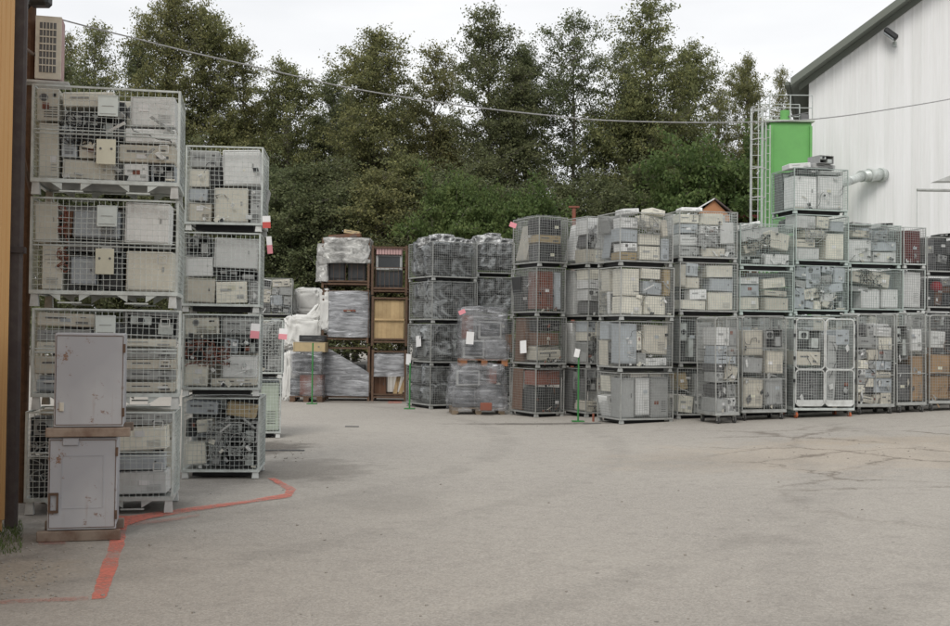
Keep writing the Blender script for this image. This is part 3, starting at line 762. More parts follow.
S1 = stack('near left stack', 27, 177, 8.13, [514, 410, 306, 194, 82], 12, D=.83, contents=L1c, cell=.052, wr=.0030)
L2c = {
 3: [(0, .74, .42, .97, 'grey', 'unit', 0), (0, .47, .28, .72, 'cream', 'panel', 0), (0, .28, .26, .45, 'bluegrey', 'panel', 0), (0, 0, .32, .26, 'beige', 'panel', 0),
     (.47, .50, 1, .99, 'lightgrey', 'panel', 0), (.345, 0, .83, .475, 'cream', 'panel', 0), (.85, 0, 1, .45, 'grey', 'tower', 0), (.30, .5, .455, .72, 'dark', 'unit', 0)],
 2: [(0, .68, .34, .97, 'grey', 'chassis', 0), (0, .38, .38, .66, 'white', 'panel', -1), (0, 0, .41, .36, 'beige', 'panel', 0), (.37, .50, .98, .95, 'lightgrey', 'panel', 1), (.42, .34, 1, .48, 'darkgrey', 'chassis', 0),
     (.43, 0, .86, .32, 'cream', 'unit', 0), (.88, 0, 1, .32, 'grey', 'tower', 0)],
 1: [(0, .72, .46, .96, 'cream', 'back', -4), (.5, .74, .99, .96, 'grey', 'unit', 0), (.5, .12, .99, .44, 'lightgrey', 'panel', 1), (0, 0, .32, .32, 'cream', 'panel', 0), (.36, 0, .99, .11, 'beige', 'unit', 0),
     (.5, .46, .72, .7, 'bluegrey', 'back', 5), (0, .36, .45, .68, 'dark', 'chassis', 0), (.75, .46, .99, .7, 'dark', 'chassis', 0)],
 0: [(0, .76, .44, .95, 'bluegrey', 'unit', 2), (.52, .70, .97, .93, 'tan', 'panel', 7), (.14, .50, .40, .72, 'cream', 'unit', -8), (.0, .04, .32, .42, 'cream', 'panel', -3), (.55, .36, .98, .66, 'grey', 'chassis', 3),
     (.36, .05, .48, .62, 'grey', 'unit', 6), (.55, 0, .98, .34, 'dark', 'chassis', 0), (0, .44, .13, .7, 'dark', 'panel', 0)],
}
S2 = stack('second left stack', 180, 258.5, 10.25, [479, 396, 312, 230, 143.5], 7, D=.83, contents=L2c, cell=.052, wr=.0030, style='plain')
S3 = stack('third left stack', 214, 281, 14.2, [437, 378, 318], 8, D=.83, contents={0: [(0, 0, .5, .9, 'grey', 'panel', 0), (.5, 0, 1, .96, 'palegreen', 'panel', 0)]}, style='plain', pal='drab')
SF0 = stack('far left stack', 246, 290, 23.6, [397, 357, 317, 277], 5, D=.83, mat='zincdull', wmat='wiredull', style='plain', pal='drab', wr=.0033)

# ---- corner block and its stepped left flank
M1 = stack('dark sack stack', 431, 476, 20.2, [412, 366, 323, 280, 240], 28, uL=407, contents={i: 'none' for i in range(4)}, mat='zincdull', wmat='wiredull', style='plain', wr=.0033)
M2 = stack('sack stack behind wrapped pallets', 474, 513, 21.0, [409, 362, 318, 276, 241], 12, D=.8, contents={0: 'dark', 1: 'dark', 2: 'none', 3: 'none'}, mat='zincdull', wmat='wiredull', style='plain', wr=.0033)
M3c = {3: [(0, .62, .9, .98, 'black', 'panel', 0), (0, .42, .9, .60, 'tan', 'unit', 0), (.05, 0, .95, .4, 'dark', 'panel', 0)],
       2: [(.08, .05, .68, .95, 'redbrown', 'panel', 0), (.72, .05, .97, .95, 'bluegrey', 'panel', 0)],
       1: [(.0, .05, .95, .36, 'beige', 'printer', 0), (.1, .38, .85, .66, 'brown', 'panel', 0), (.1, .7, .9, .95, 'black', 'unit', 0)],
       0: [(0, .62, .98, .97, 'redbrown', 'panel', 0), (0, 0, .45, .58, 'dark', 'tower', 0), (.48, 0, .98, .58, 'dark', 'panel', 0)]}
M3 = stack('brown junk stack', 536, 565, 18.25, [420, 368, 316, 266, 215], 27, uL=510.5, contents=M3c, pal='brown', mat='zincdull', wmat='wiredull', style='plain', splitD=True, wr=.0032)
M4_ = stack('stack behind tall post', 586, 619, 18.1, [422, 368, 320, 267, 215], 25, uL=559, D=.85, pal='drab', contents={3: 'light', 2: 'light'}, mat='zincdull', wmat='wiredull', style='plain', splitD=True, wr=.0032)
M5c = {
 3: [(.05, .68, .38, .9, 'white', 'unit', 0), (.42, .66, .84, .96, 'cream', 'panel', 12), (.86, .52, 1, .95, 'beige', 'panel', -8), (0, .38, .36, .66, 'bluegrey', 'panel', 0), (.06, .18, .36, .36, 'white', 'back', 0),
     (.4, .34, .82, .58, 'cream', 'panel', 0), (.4, .02, .82, .32, 'cream', 'unit', 0), (.84, .02, 1, .5, 'bluegrey', 'tower', 0), (0, 0, .36, .16, 'tan', 'unit', 0)],
 2: [(.02, .40, .38, .98, 'cream', 'panel', 0), (.42, .76, .80, .99, 'cream', 'panel', 0), (.42, .42, .84, .74, 'bluegrey', 'panel', 2), (0, 0, .44, .38, 'cream', 'panel', 0), (.48, 0, .9, .40, 'cream', 'panel', 0), (.87, .42, 1, .99, 'tan', 'panel', 0)],
 1: [(.02, .06, .36, .97, 'bluegrey', 'panel', 0), (.37, .36, .46, .8, 'cream', 'tower', 0), (.48, .26, .97, .93, 'beige', 'panel', 3), (.55, 0, .97, .18, 'white', 'unit', 0), (.38, 0, .54, .3, 'grey', 'tower', 0)],
 0: [(.0, 0, .30, .93, 'grey', 'panel', 0), (.32, .06, .60, .93, 'lightgrey', 'panel', 0), (.62, 0, .98, .95, 'grey', 'panel', 0)]}
M5 = stack('beige corner stack', 620, 673, 16.6, [428, 372, 320, 265, 210], 22, uL=596.5, contents=M5c, splitD=True, cell=.05, mat='zincdull', wmat='wiredull', style='plain')

# ---- right row (two lower levels stand behind the roll containers)
C1c = {
 3: [(0, .74, .36, .94, 'cream', 'unit', 0), (.38, .72, .80, .98, 'cream', 'panel', 0), (0, .52, .35, .72, 'bluegrey', 'unit', 0), (.38, .52, .72, .70, 'white', 'back', 0), (.75, .30, 1, .80, 'lightgrey', 'panel', 0), (0, .24, .35, .50, 'lightgrey', 'printer', 0), (.38, .24, .70, .50, 'grey', 'unit', 0), (0, 0, .36, .22, 'grey', 'unit', 0), (.42, 0, .84, .21, 'beige', 'panel', 0), (.86, 0, 1, .28, 'grey', 'unit', 0)],
 2: [(.12, .72, .34, 1, 'bluegrey', 'tower', 2), (0, .5, .12, .98, 'beige', 'panel', 0), (.12, .46, .36, .7, 'beige', 'panel', 0), (.48, .7, .98, .96, 'cream', 'panel', 0), (.54, .4, .98, .68, 'bluegrey', 'panel', 0), (.2, .22, .5, .44, 'white', 'unit', 0), (.52, 0, .98, .38, 'cream', 'panel', 0), (.02, 0, .48, .2, 'cream', 'panel', 0)],
 0: [(0, .5, .22, .95, 'tan', 'panel', -8), (.0, 0, .3, .45, 'cream', 'unit', 5), (.32, 0, .6, .9, 'grey', 'tower', 0), (.62, 0, .98, .8, 'darkgrey', 'panel', 0)],
 1: [(0, 0, .3, .95, 'darkgrey', 'chassis', 0), (.32, 0, .6, .9, 'grey', 'tower', 0), (.62, 0, .98, .8, 'beige', 'panel', 0)]}
C1 = stack('first column right of corner', 678, 736, 17.35, [419, 367, 315, 261, 209], 14, contents=C1c, pal='drab', style='plain', mat='zincdull', wmat='zinc')
C2c = {3: [(.02, .55, .5, .88, 'lightgrey', 'panel', -14), (.1, .26, .5, .5, 'beige', 'unit', -16), (.52, .36, .98, .86, 'cream', 'panel', 12), (.5, 0, .98, .28, 'lightgrey', 'panel', 0), (.02, 0, .45, .22, 'grey', 'chassis', 0)],
       2: [(0, .66, .40, .84, 'lightgrey', 'panel', 0), (0, .34, .40, .64, 'bluegrey', 'panel', 0), (0, 0, .40, .32, 'cream', 'panel', 0), (.45, .55, .95, .86, 'cream', 'panel', -5), (.5, .36, .95, .5, 'beige', 'unit', 0), (.52, 0, .98, .34, 'beige', 'panel', 0)]}
C2 = stack('second column right of corner', 738.5, 792.5, 17.7, [418, 366, 315, 269, 222], 14, contents=C2c, pal='drab', style='plain', mat='zincgreen', wmat='zincgreen')
C3c = {4: [(0, .02, .46, .84, 'white', 'panel', 0), (.50, .02, .98, .86, 'white', 'panel', 0), (.1, .88, .5, .98, 'darkgrey', 'unit', 0), (.52, .88, .97, .98, 'grey', 'unit', 0)],
       3: [(0, .7, .42, 1, 'lightgrey', 'panel', 0), (.44, .72, .68, .98, 'cream', 'unit', 3), (.2, .5, .6, .68, 'cream', 'unit', 0), (.62, .02, .98, .62, 'cream', 'panel', 0), (.7, .66, .98, .9, 'bluegrey', 'panel', 0), (0, .28, .42, .46, 'beige', 'unit', 0), (.04, 0, .5, .26, 'lightgrey', 'panel', 0)]}
C3 = stack('tallest column by green tower', 793, 847, 18.05, [417, 366, 314, 264, 213, 166], 14, uL=769.5, contents=C3c, pal='drab', style='plain', mat='zincgreen', wmat='zincgreen')
C4c = {3: [(.0, .02, .48, .62, 'lightgrey', 'panel', 0), (.52, .02, .98, .30, 'lightgrey', 'panel', 0), (.5, .32, .98, .58, 'bluegrey', 'panel', 0), (.1, .68, .45, .86, 'beige', 'unit', 0), (.55, .62, .8, .86, 'bluegrey', 'unit', 0)],
       2: [(.0, .6, .42, .92, 'beige', 'unit', 8), (.40, .52, .80, .94, 'cream', 'panel', 9), (.0, .4, .4, .55, 'grey', 'unit', 5), (.22, 0, .60, .48, 'white', 'panel', 0), (.64, .02, .97, .5, 'lightgrey', 'panel', 0)]}
C4 = stack('column below wall duct', 849.5, 902, 18.45, [415.5, 365, 313, 267, 223], 12, contents=C4c, pal='drab', style='plain', mat='zincgreen', wmat='zincgreen')
C5 = stack('narrow maroon column', 903, 925.5, 18.9, [414, 364, 313, 268, 226], 12, D=.8, contents={3: [(0, .02, .9, .95, 'maroon', 'panel', 0)], 2: [(0, .02, .95, .95, 'lightgrey', 'panel', 0)]}, pal='drab', style='plain', wmat='wiredull')
C6 = stack('black goods column at right edge', 926, 975, 19.1, [413, 362, 311, 275, 236], 12, D=.8, contents={2: 'dark', 3: 'dark'}, pal='dark', mat='zincdull', wmat='wiredark', style='plain', wr=.0042)
bll = MB()
import bmesh
def ico(name, mat, sub=3, fn=None):
    bm = bmesh.new(); bmesh.ops.create_icosphere(bm, subdivisions=sub, radius=1)
    if fn:
        for v in bm.verts: v.co = fn(v.co.copy())
    me = bpy.data.meshes.new(name); bm.to_mesh(me); bm.free(); me.materials.append(MATS[mat])
    me.polygons.foreach_set('use_smooth', [True] * len(me.polygons)); return me
o = link('ball', ico('ball', 'red', 3), None, M4(P(936, 287, 19.3), 0, scale=(.13, .13, .13))); tag(o, 'red ball against the black goods at the right edge', 'ball')

# ------------------------------------------------------------------ sacks and heaps
def sack_mesh(seed, mat, crease=1.0, sub=5):
    off = Vector((seed * 7.3, seed * 3.1, -seed * 5.7))
    def fn(p):
        n = p.normalized(); e = 0.42
        q_ = Vector((math.copysign(abs(n.x) ** e, n.x), math.copysign(abs(n.y) ** e, n.y), math.copysign(abs(n.z) ** e, n.z)))
        q_ = q_ * 0.5
        a = noise.noise(n * 1.7 + off) * 0.12
        r1 = 1 - abs(noise.noise(n * 3.3 + off * 2)) * 2.0
        r2 = 1 - abs(noise.noise(n * 7.5 + off)) * 2.0
        r3 = noise.noise(n * 17 + off)
        return q_ * (0.82 + a + crease * (0.11 * r1 + 0.05 * r2 + 0.006 * r3))
    me = ico('sack', mat, sub, fn)
    return me
SK = [sack_mesh(i, 'sack_dark', 1.1, 4) for i in range(4)]; SKP = [sack_mesh(i + 9, 'sack_pale') for i in range(3)]
def sack(M, s, pale, label, group=None, mesh=None):
    me = mesh or random.choice(SKP if pale else SK)
    o = link('plastic_sack', me, None, M @ Matrix.Diagonal((*s, 1)))
    tag(o, label, 'sack', group); return o
def in_cage(c, fx, fy, fz):     # fractions 0..1 of the cage
    M, W, D, H, ph = c
    return M @ Matrix.Translation(((fx - .5) * (W - .1), (fy - .5) * (D - .1), .17 + fz * (H - .2)))
rs = random.Random(5)
for lv, c in enumerate(M1):
    H = c[3]; k = 0
    for (fx, fz, ww, hh) in ((.27, .24, .55, .52), (.75, .27, .52, .56), (.24, .74, .52, .5), (.73, .76, .55, .48)):
        for fy, tag_ in ((.26, 'front'), (.74, 'back')):
            M = in_cage(c, fx + rs.uniform(-.02, .02), fy, fz) @ Matrix.Rotation(rs.uniform(-.3, .3), 4, 'Z') @ Matrix.Rotation(rs.choice((0, 1.57, 3.14)), 4, 'X')
            s = (c[1] * ww * 1.08, c[2] * .52, H * hh * .95)
            pos = ('lower' if fz < .5 else 'upper') + (' left' if fx < .5 else ' right')
            sack(M, s, False, f'dark crumpled plastic sack, {pos} at the {tag_} of {c[4]}')
c = M1[3]
for i, (fx, fz, s, nm) in enumerate([(.12, 1.02, (.42, .6, .28), 'leftmost'), (.42, 1.10, (.5, .7, .34), 'humped middle'), (.72, 1.04, (.42, .6, .3), 'right'), (.96, 1.03, (.32, .6, .24), 'smallest rightmost')]):
    sack(in_cage(c, fx, .45, fz), s, True, f'{nm} pale sack bulging over the rim of the dark sack stack')
c = M2[3]
for i, (fx, fz, s, nm) in enumerate([(.35, 1.0, (.75, .6, .42), 'large left'), (.8, .98, (.5, .55, .32), 'flatter right'), (.5, 1.25, (.4, .45, .22), 'topmost small')]):
    sack(in_cage(c, fx, .45, fz), s, True, f'{nm} sack heaped above the cages behind the wrapped pallets')
for lv in (2, 3):
    c = M2[lv]
    for fx, ww in ((.27, .5), (.75, .5)):
        for fz in (.26, .72):
            sack(in_cage(c, fx, .35, fz), (c[1] * .54, .6, c[3] * .46), False, f'dark sack, {"lower" if fz < .5 else "upper"} {"left" if fx < .5 else "right"} in {c[4]}')

def cables(seed, n, box, r, mat='cableskin'):
    rnd = random.Random(seed); mb = MB()
    for _ in range(n):
        p = Vector([rnd.uniform(-.5, .5) * box[k] for k in range(3)]); d = Vector([rnd.gauss(0, 1) for _ in range(3)]).normalized(); pts = [p.copy()]
        for _ in range(18):
            d = (d + Vector([rnd.gauss(0, .55) for _ in range(3)])).normalized(); p = p + d * .06
            for k in range(3):
                if abs(p[k]) > box[k] / 2: p[k] = math.copysign(box[k] / 2, p[k]); d[k] *= -1
            pts.append(p.copy())
        mb.tube(pts, r, 4)
    return mb.mesh('cable_tangle', mat)
def tangle(c, fx, fy, fz, box, n, mat, label, seed):
    o = link('cable_tangle', cables(seed, n, box, .006, mat), None, in_cage(c, fx, fy, fz)); tag(o, label, 'cables')
tangle(S2[0], .62, .05, .35, (.5, .05, .45), 14, 'wiredull', 'grey cable tangle in the bottom cage of the second left stack', 1)
tangle(S2[1], .3, .05, .42, (.5, .05, .3), 9, 'redbrown', 'reddish cable tangle in the second cage of the second left stack', 2)
tangle(S1[2], .19, .03, .55, (.1, .04, .6), 4, 'redbrown', 'red cables hanging in the third cage of the near left stack', 3)
tangle(S1[3], .32, .04, .55, (.4, .05, .3), 12, 'dark', 'black cable tangle in the top cage of the near left stack', 4)
tangle(SF0[1], .7, .05, .6, (.4, .05, .5), 26, 'cableskin', 'pale cable tangle in the far left stack beside the white sack', 5)
tangle(S3[1], .85, .05, .6, (.3, .05, .5), 16, 'wiredull', 'grey cable tangle in the top cage of the third left stack', 6)
for k, (c, fx, fz, ph_) in enumerate(((C1[3], .5, .4, C1[3][4]), (C2[3], .35, .5, C2[3][4]), (C3[2], .5, .5, C3[2][4]), (C4[3], .6, .7, C4[3][4]), (C4[2], .4, .75, C4[2][4]), (M5[3], .55, .75, M5[3][4]), (M4_[3], .4, .6, M4_[3][4]), (M4_[1], .5, .4, M4_[1][4]), (S1[0], .2, .4, S1[0][4]), (C3[3], .4, .55, C3[3][4]))):
    tangle(c, fx, .015, fz, (.5, .03, .35), 8, ['cableskin', 'dark', 'wiredull'][k % 3], f'{["pale", "black", "grey"][k % 3]} loose cables behind the mesh, {ph_}', 40 + k)
# loose heaps standing proud of the top cages (real casings lying on top)
def heap(c, lst, ph):
    for k, (fx, z, w_, h_, col, kind, tilt, nm) in enumerate(lst):
        M, W, D, H, _ = c
        loc = M @ Vector(((fx - .5) * W, -D / 2 + .25 + .1 * (k % 2), H + z))
        item(kind, M4(loc, M.to_euler().z + R(7 * (k % 3 - 1)), 0, R(tilt)), w_, .4, h_, col, f'{nm} lying on top of {ph}')
heap(M5[3], [(.25, -.05, .32, .1, 'white', 'unit', -4, 'flat white unit'), (.78, -.02, .3, .1, 'cream', 'unit', 10, 'tilted cream unit')], 'the beige corner stack')
heap(C1[3], [(.25, -.02, .42, .07, 'white', 'unit', 0, 'thin white panel')], 'the first column right of the corner')
heap(C3[4], [(.15, -.02, .45, .10, 'lightgrey', 'unit', -5, 'pale slab unit'), (.62, .0, .5, .1, 'grey', 'unit', 3, 'grey slab unit'), (.60, .1, .34, .16, 'grey', 'chassis', 0, 'small opened chassis')], 'the tallest column by the green tower')
heap(C4[3], [(.3, -.04, .4, .07, 'grey', 'unit', 5, 'grey tray'), (.8, -.04, .3, .09, 'lightgrey', 'chassis', -3, 'small pale chassis')], 'the column below the wall duct')
heap(C2[3], [(.2, -.1, .5, .09, 'white', 'unit', -13, 'sloping white panel')], 'the second column right of the corner')
heap(C6[3], [(.5, -.02, .4, .1, 'darkgrey', 'chassis', -6, 'dark tray')], 'the black goods column')

# plates on the left cages (sheet number holders)
def plate(o_name, c, x0, z0, x1, z1, mat, label, dots=False):
    M, W, D, H, ph = c; root = None
    w_, h_ = (x1 - x0) * W, (z1 - z0) * (H - .17)
    b = MB(); b.cbox((0, 0, 0), (w_, .008, h_), .003); b.box((0, -.006, h_ / 2 - .004), (w_ * .9, .004, .006)) if not dots else None
    M2_ = M @ Matrix.Translation(((x0 + x1) / 2 * W - W / 2, -D / 2 - .014, .15 + (z0 + z1) / 2 * (H - .17)))
    o = link(o_name, b.mesh(o_name, mat), None, M2_); tag(o, label, 'plate')
    g = MB()
    if dots:
        for s in (-1, 1): g.bar((s * w_ * .28, -.004, h_ * .12), (s * w_ * .28, -.009, h_ * .12), .011, 8)
        link('hole', g.mesh('hole', 'darkgrey'), o)
    else:
        g.box((0, -.0065, 0), (w_ * .6, .003, .005)); g.box((0, -.0065, -h_ * .38), (w_ * .8, .003, .005)); link('printed_line', g.mesh('printed_line', 'grey'), o)
plate('sign_plate', S1[3], .44, .69, .575, .91, 'sky_plate', 'white plate with ruled lines on the topmost near left cage')
plate('sign_plate', S1[3], .435, .17, .565, .44, 'cream_plate', 'cream plate with two dots on the topmost near left cage', True)
plate('sign_plate', S1[2], .445, .70, .58, .93, 'sky_plate', 'white plate with ruled lines on the third near left cage')
plate('sign_plate', S1[2], .44, .18, .565, .46, 'cream_plate', 'cream plate with two dots on the third near left cage', True)
plate('sign_plate', S1[1], .42, .70, .555, .93, 'sky_plate', 'white plate above the upper grey steel cabinet')
# paper sheets and tags
def sheet(name, p, w_, h_, yaw, mat, label, tilt=0, mat2=None):
    b = MB(); b.box((0, 0, 0), (w_, .003, h_))
    o = link(name, b.mesh(name, mat), None, M4(p, R(yaw), 0, R(tilt))); tag(o, label, 'paper')
    if mat2:
        b = MB(); b.box((0, -.003, h_ * -.25), (w_ * 1.01, .003, h_ * .5)); link('coloured_strip', b.mesh('coloured_strip', mat2), o)
def on_side(c, fy, z):  # left flank of a cage
    M, W, D, H, _ = c; return M @ Vector((-W / 2 - .06, (fy - .5) * D, z))
for (c, fy, z, a, b_, lab) in ((M1[1], .35, .70, .22, .26, 'white paper sheet on the flank of the dark sack stack, higher of two'),):
    pass
sheet('paper_sheet', on_side(M1[1], .42, .55), .26, .25, -62, 'paper', 'white paper sheet on the dark sack stack, higher of two', -5)
sheet('paper_sheet', on_side(M1[1], .85, .12), .26, .25, -62, 'paper', 'white paper sheet on the dark sack stack, lower of two', 3)
sheet('paper_sheet', on_side(M3[1], .45, .42), .26, .26, -63, 'paper', 'white paper sheet on the flank of the brown junk stack', -4)
sheet('paper_tag', P(266.5, 222, 10.3), .09, .14, 8, 'paper', 'white and red tag on the right edge of the second left stack', -3, 'redpaper')
sheet('paper_tag', P(269.5, 245, 10.35), .06, .2, 8, 'paper', 'pink-ended tag hanging highest beside the second left stack', -6, 'pinkpaper')
sheet('paper_tag', P(255, 331, 10.28), .10, .17, 8, 'paper', 'pink-ended tag on the second cage of the second left stack', 4, 'pinkpaper')
sheet('paper_tag', P(283, 334, 14.1), .13, .17, 8, 'paper', 'pink-ended tag on the third left stack', 4, 'pinkpaper')
sheet('paper_tag', P(513, 225, 18.2), .14, .10, 0, 'pinkpaper', 'pink tag at the top of the brown junk stack', 20)
if 0: sheet('paper_tag', P(598, 386, 16.9), .1, .16, 0, 'pinkpaper', 'pink tag on the bottom cage of the corner stack', 5)
if 0: sheet('paper_tag', P(559, 380, 18.0), .1, .1, 0, 'pinkpaper', 'small pink tag between the brown junk stack and its neighbour', 15)

# ------------------------------------------------------------------ film draped goods
def shell(W, D, H, seed, taper=.1, wav=.03, sub=14, open_bottom=True, topdome=.04):
    """a stretch-film skin round a load"""
    off = Vector((seed * 3.7, seed, -seed * 2.2)); rings = []; mb = MB(); n = sub * 4; k = sub
    for j in range(k + 1):
        t = j / k; ring = []
        for i in range(n):
            a = 2 * math.pi * i / n; cx, cy = math.cos(a), math.sin(a); e = .28
            x = math.copysign(abs(cx) ** e, cx) * W / 2; y = math.copysign(abs(cy) ** e, cy) * D / 2
            p = Vector((cx * 2, cy * 2, t * 5)) + off
            s = 1 - taper * t * t + wav * (noise.noise(p * 1.4) * 1.6 + (1 - abs(noise.noise(Vector((cx, cy, t * 9)) * 1.7 + off)) * 2) * .8)
            ring.append((x * s, y * s, t * H + .02 * noise.noise(p)))
        rings.append(ring)
    for r_ in (0.66, .33):
        rings.append([(x * r_, y * r_, H + topdome * (1 - r_) + .06 * noise.noise(Vector((x * 3, y * 3, seed)))) for x, y, z in rings[k]])
    for r_ in rings: mb.v += r_
    for j in range(len(rings) - 1):
        for i in range(n): mb.f.append((j * n + i, j * n + (i + 1) % n, (j + 1) * n + (i + 1) % n, (j + 1) * n + i)); mb.m.append(0)
    mb.f.append(tuple(range((len(rings) - 1) * n, len(rings) * n))); mb.m.append(0)
    return mb
def wrap(M, W, D, H, seed, mat, label, **k):
    o = link('stretch_wrap', shell(W, D, H, seed, **k).mesh('stretch_wrap', mat, True), None, M); tag(o, label, 'plastic wrap'); return o
def pallet(M, W, D, mat, label):
    o = empty('pallet', M)
    b = MB(); b.box((0, 0, 0), (W, .1, .022)); m1 = b.mesh('deck_board', mat)
    for i in range(5): link('deck_board', m1, o, Matrix.Translation((0, -D / 2 + .05 + i * (D - .1) / 4, .131)))
    b = MB(); b.box((0, 0, 0), (.1, D, .022)); m1 = b.mesh('bottom_board', mat)
    for i in (-1, 0, 1): link('bottom_board', m1, o, Matrix.Translation((i * (W / 2 - .05), 0, .011)))
    b = MB(); b.box((0, 0, 0), (.13, .13, .096)); m1 = b.mesh('spacer_block', mat)
    for i in (-1, 0, 1):
        for j in (-1, 0, 1): link('spacer_block', m1, o, Matrix.Translation((i * (W / 2 - .07), j * (D / 2 - .07), .071)))
    tag(o, label, 'pallet'); return o
# two wrapped pallets
pz = G(455, 413); ya = R(6)
ctr = Vector((0.06, 19.25 * K, gz(.06) + .003))
pallet(M4(ctr, ya), 1.12, .8, 'palletwood', 'weathered wooden pallet under the lower wrapped load')
L1m = M4(ctr + Vector((0, 0, .145)), ya)
for (dx, dz, w_, h_, col, kd, lab) in ((-.3, .0, .5, .42, 'darkgrey', 'crt', 'dark television, left in the lower wrapped load'), (.27, 0, .52, .48, 'dark', 'crt', 'black television, right in the lower wrapped load'),
                                   (-.22, .44, .5, .34, 'grey', 'crt', 'grey television on top in the lower wrapped load'), (.30, .5, .16, .34, 'redbrown', 'panel', 'red-brown board standing in the lower wrapped load')):
    item(kd, L1m @ Matrix.Translation((dx, -.1, dz)), w_, .5, h_, col, lab)
wrap(L1m @ Matrix.Translation((0, 0, -.06)), 1.24, .92, .98, 3, 'stretch_film', 'crinkled film round the lower wrapped load', taper=.14, wav=.06)
b = MB(); b.cbox((0, 0, .09), (.24, .1, .16), .01); o = link('orange_panel', b.mesh('orange_panel', 'redbrown'), None, M4(P(486, 411, 18.75), ya)); tag(o, 'orange-red panel sticking out at the foot of the wrapped load', 'panel')
z2 = P(480, 366, 19.0).z; ctr2 = Vector((.17, 19.3 * K, z2)); 
pallet(M4(ctr2, ya), 1.0, .8, 'palletorange', 'orange-brown wooden pallet carrying the upper wrapped load')
U = M4(ctr2 + Vector((0, 0, .145)), ya)
for (dx, dz, w_, h_, col, kd, lab) in ((-.22, 0, .46, .4, 'grey', 'crt', 'grey television, lower left in the upper wrapped load'), (.25, 0, .45, .4, 'darkgrey', 'crt', 'dark television, lower right in the upper wrapped load'),
                                   (-.34, .42, .2, .5, 'redbrown', 'panel', 'red-brown cabinet in the upper wrapped load'), (.12, .42, .5, .38, 'grey', 'crt', 'grey television, topmost in the upper wrapped load')):
    item(kd, U @ Matrix.Translation((dx, -.1, dz)), w_, .5, h_, col, lab)
wrap(U @ Matrix.Translation((0, 0, -.03)), 1.04, .88, 1.12, 5, 'stretch_film', 'crinkled film round the upper wrapped load', taper=.06, wav=.055)
sheet('paper_tag', P(462, 312, 18.7), .14, .09, 0, 'pinkpaper', 'pink tag on the upper wrapped load', -25)
sheet('paper_sheet', P(470, 338, 18.78), .16, .26, 6, 'paper', 'white paper sheet on the upper wrapped load', 4)
# film hung inside the flank of the brown junk cages
for lv, nm in ((3, 'top'), (2, 'third')):
    c = M3[lv]; wrap(c[0] @ Matrix.Translation((0, .05, .16)), c[1] - .09, c[2] - .12, c[3] - .2 + (.06 if lv == 3 else 0), 11 + lv, 'thin_film', f'thin film round the goods in the {nm} brown junk cage', taper=.02, wav=.02)
c = M4_[1]; wrap(c[0] @ Matrix.Translation((0, .05, .16)), c[1] - .1, c[2] - .12, c[3] - .2, 21, 'thin_film', 'thin film in the second cage behind the tallest green post', taper=.02, wav=.02)

# ------------------------------------------------------------------ far group: rusty stillages
def stillage(M, W, D, H, label, bars=True):
    o = empty('steel_stillage', M); p = .028
    f = MB(); f.box((0, 0, H / 2), (2 * p, 2 * p, H)); pm = f.mesh('post', 'rust')
    for sx in (-1, 1):
        for sy in (-1, 1): link('post', pm, o, Matrix.Translation((sx * (W / 2 - p), sy * (D / 2 - p), 0)))
    f = MB(); f.box((0, 0, 0), (W - 4 * p - .004, .045, .04)); r1 = f.mesh('rail', 'rust')
    f = MB(); f.box((0, 0, 0), (.045, D - 4 * p - .004, .04)); r2 = f.mesh('rail', 'rust')
    for z in (.1, .17, H - .05):
        for s_ in (-1, 1):
            link('rail', r1, o, Matrix.Translation((0, s_ * (D / 2 - p), z))); link('rail', r2, o, Matrix.Translation((s_ * (W / 2 - p), 0, z)))
    f = MB(); f.box((0, 0, .135), (W - .13, D - .13, .012)); link('deck', f.mesh('deck', 'rust'), o)
    if bars:
        f = MB()
        for i in range(1, 8): f.bar((-W / 2 + W * i / 8, -D / 2 + .02, .19), (-W / 2 + W * i / 8, -D / 2 + .02, H * .55), .006, 4)
        for z in (.55 * H,): f.bar((-W / 2 + .06, -D / 2 + .02, z), (W / 2 - .06, -D / 2 + .02, z), .01, 4)
        link('guard_bar', f.mesh('guard_bar', 'rust'), o)
    tag(o, label, 'stillage', 'rusty steel stillages at the far end'); return o
YF = 22.4
def far(u0, u1, vb, vt, Y=YF):
    a, b = P(u0, vb, Y), P(u1, vb, Y); t = P((u0 + u1) / 2, vt, Y)
    return Vector(((a.x + b.x) / 2, Y * K + .45, (a.z + b.z) / 2)), b.x - a.x, t.z - (a.z + b.z) / 2
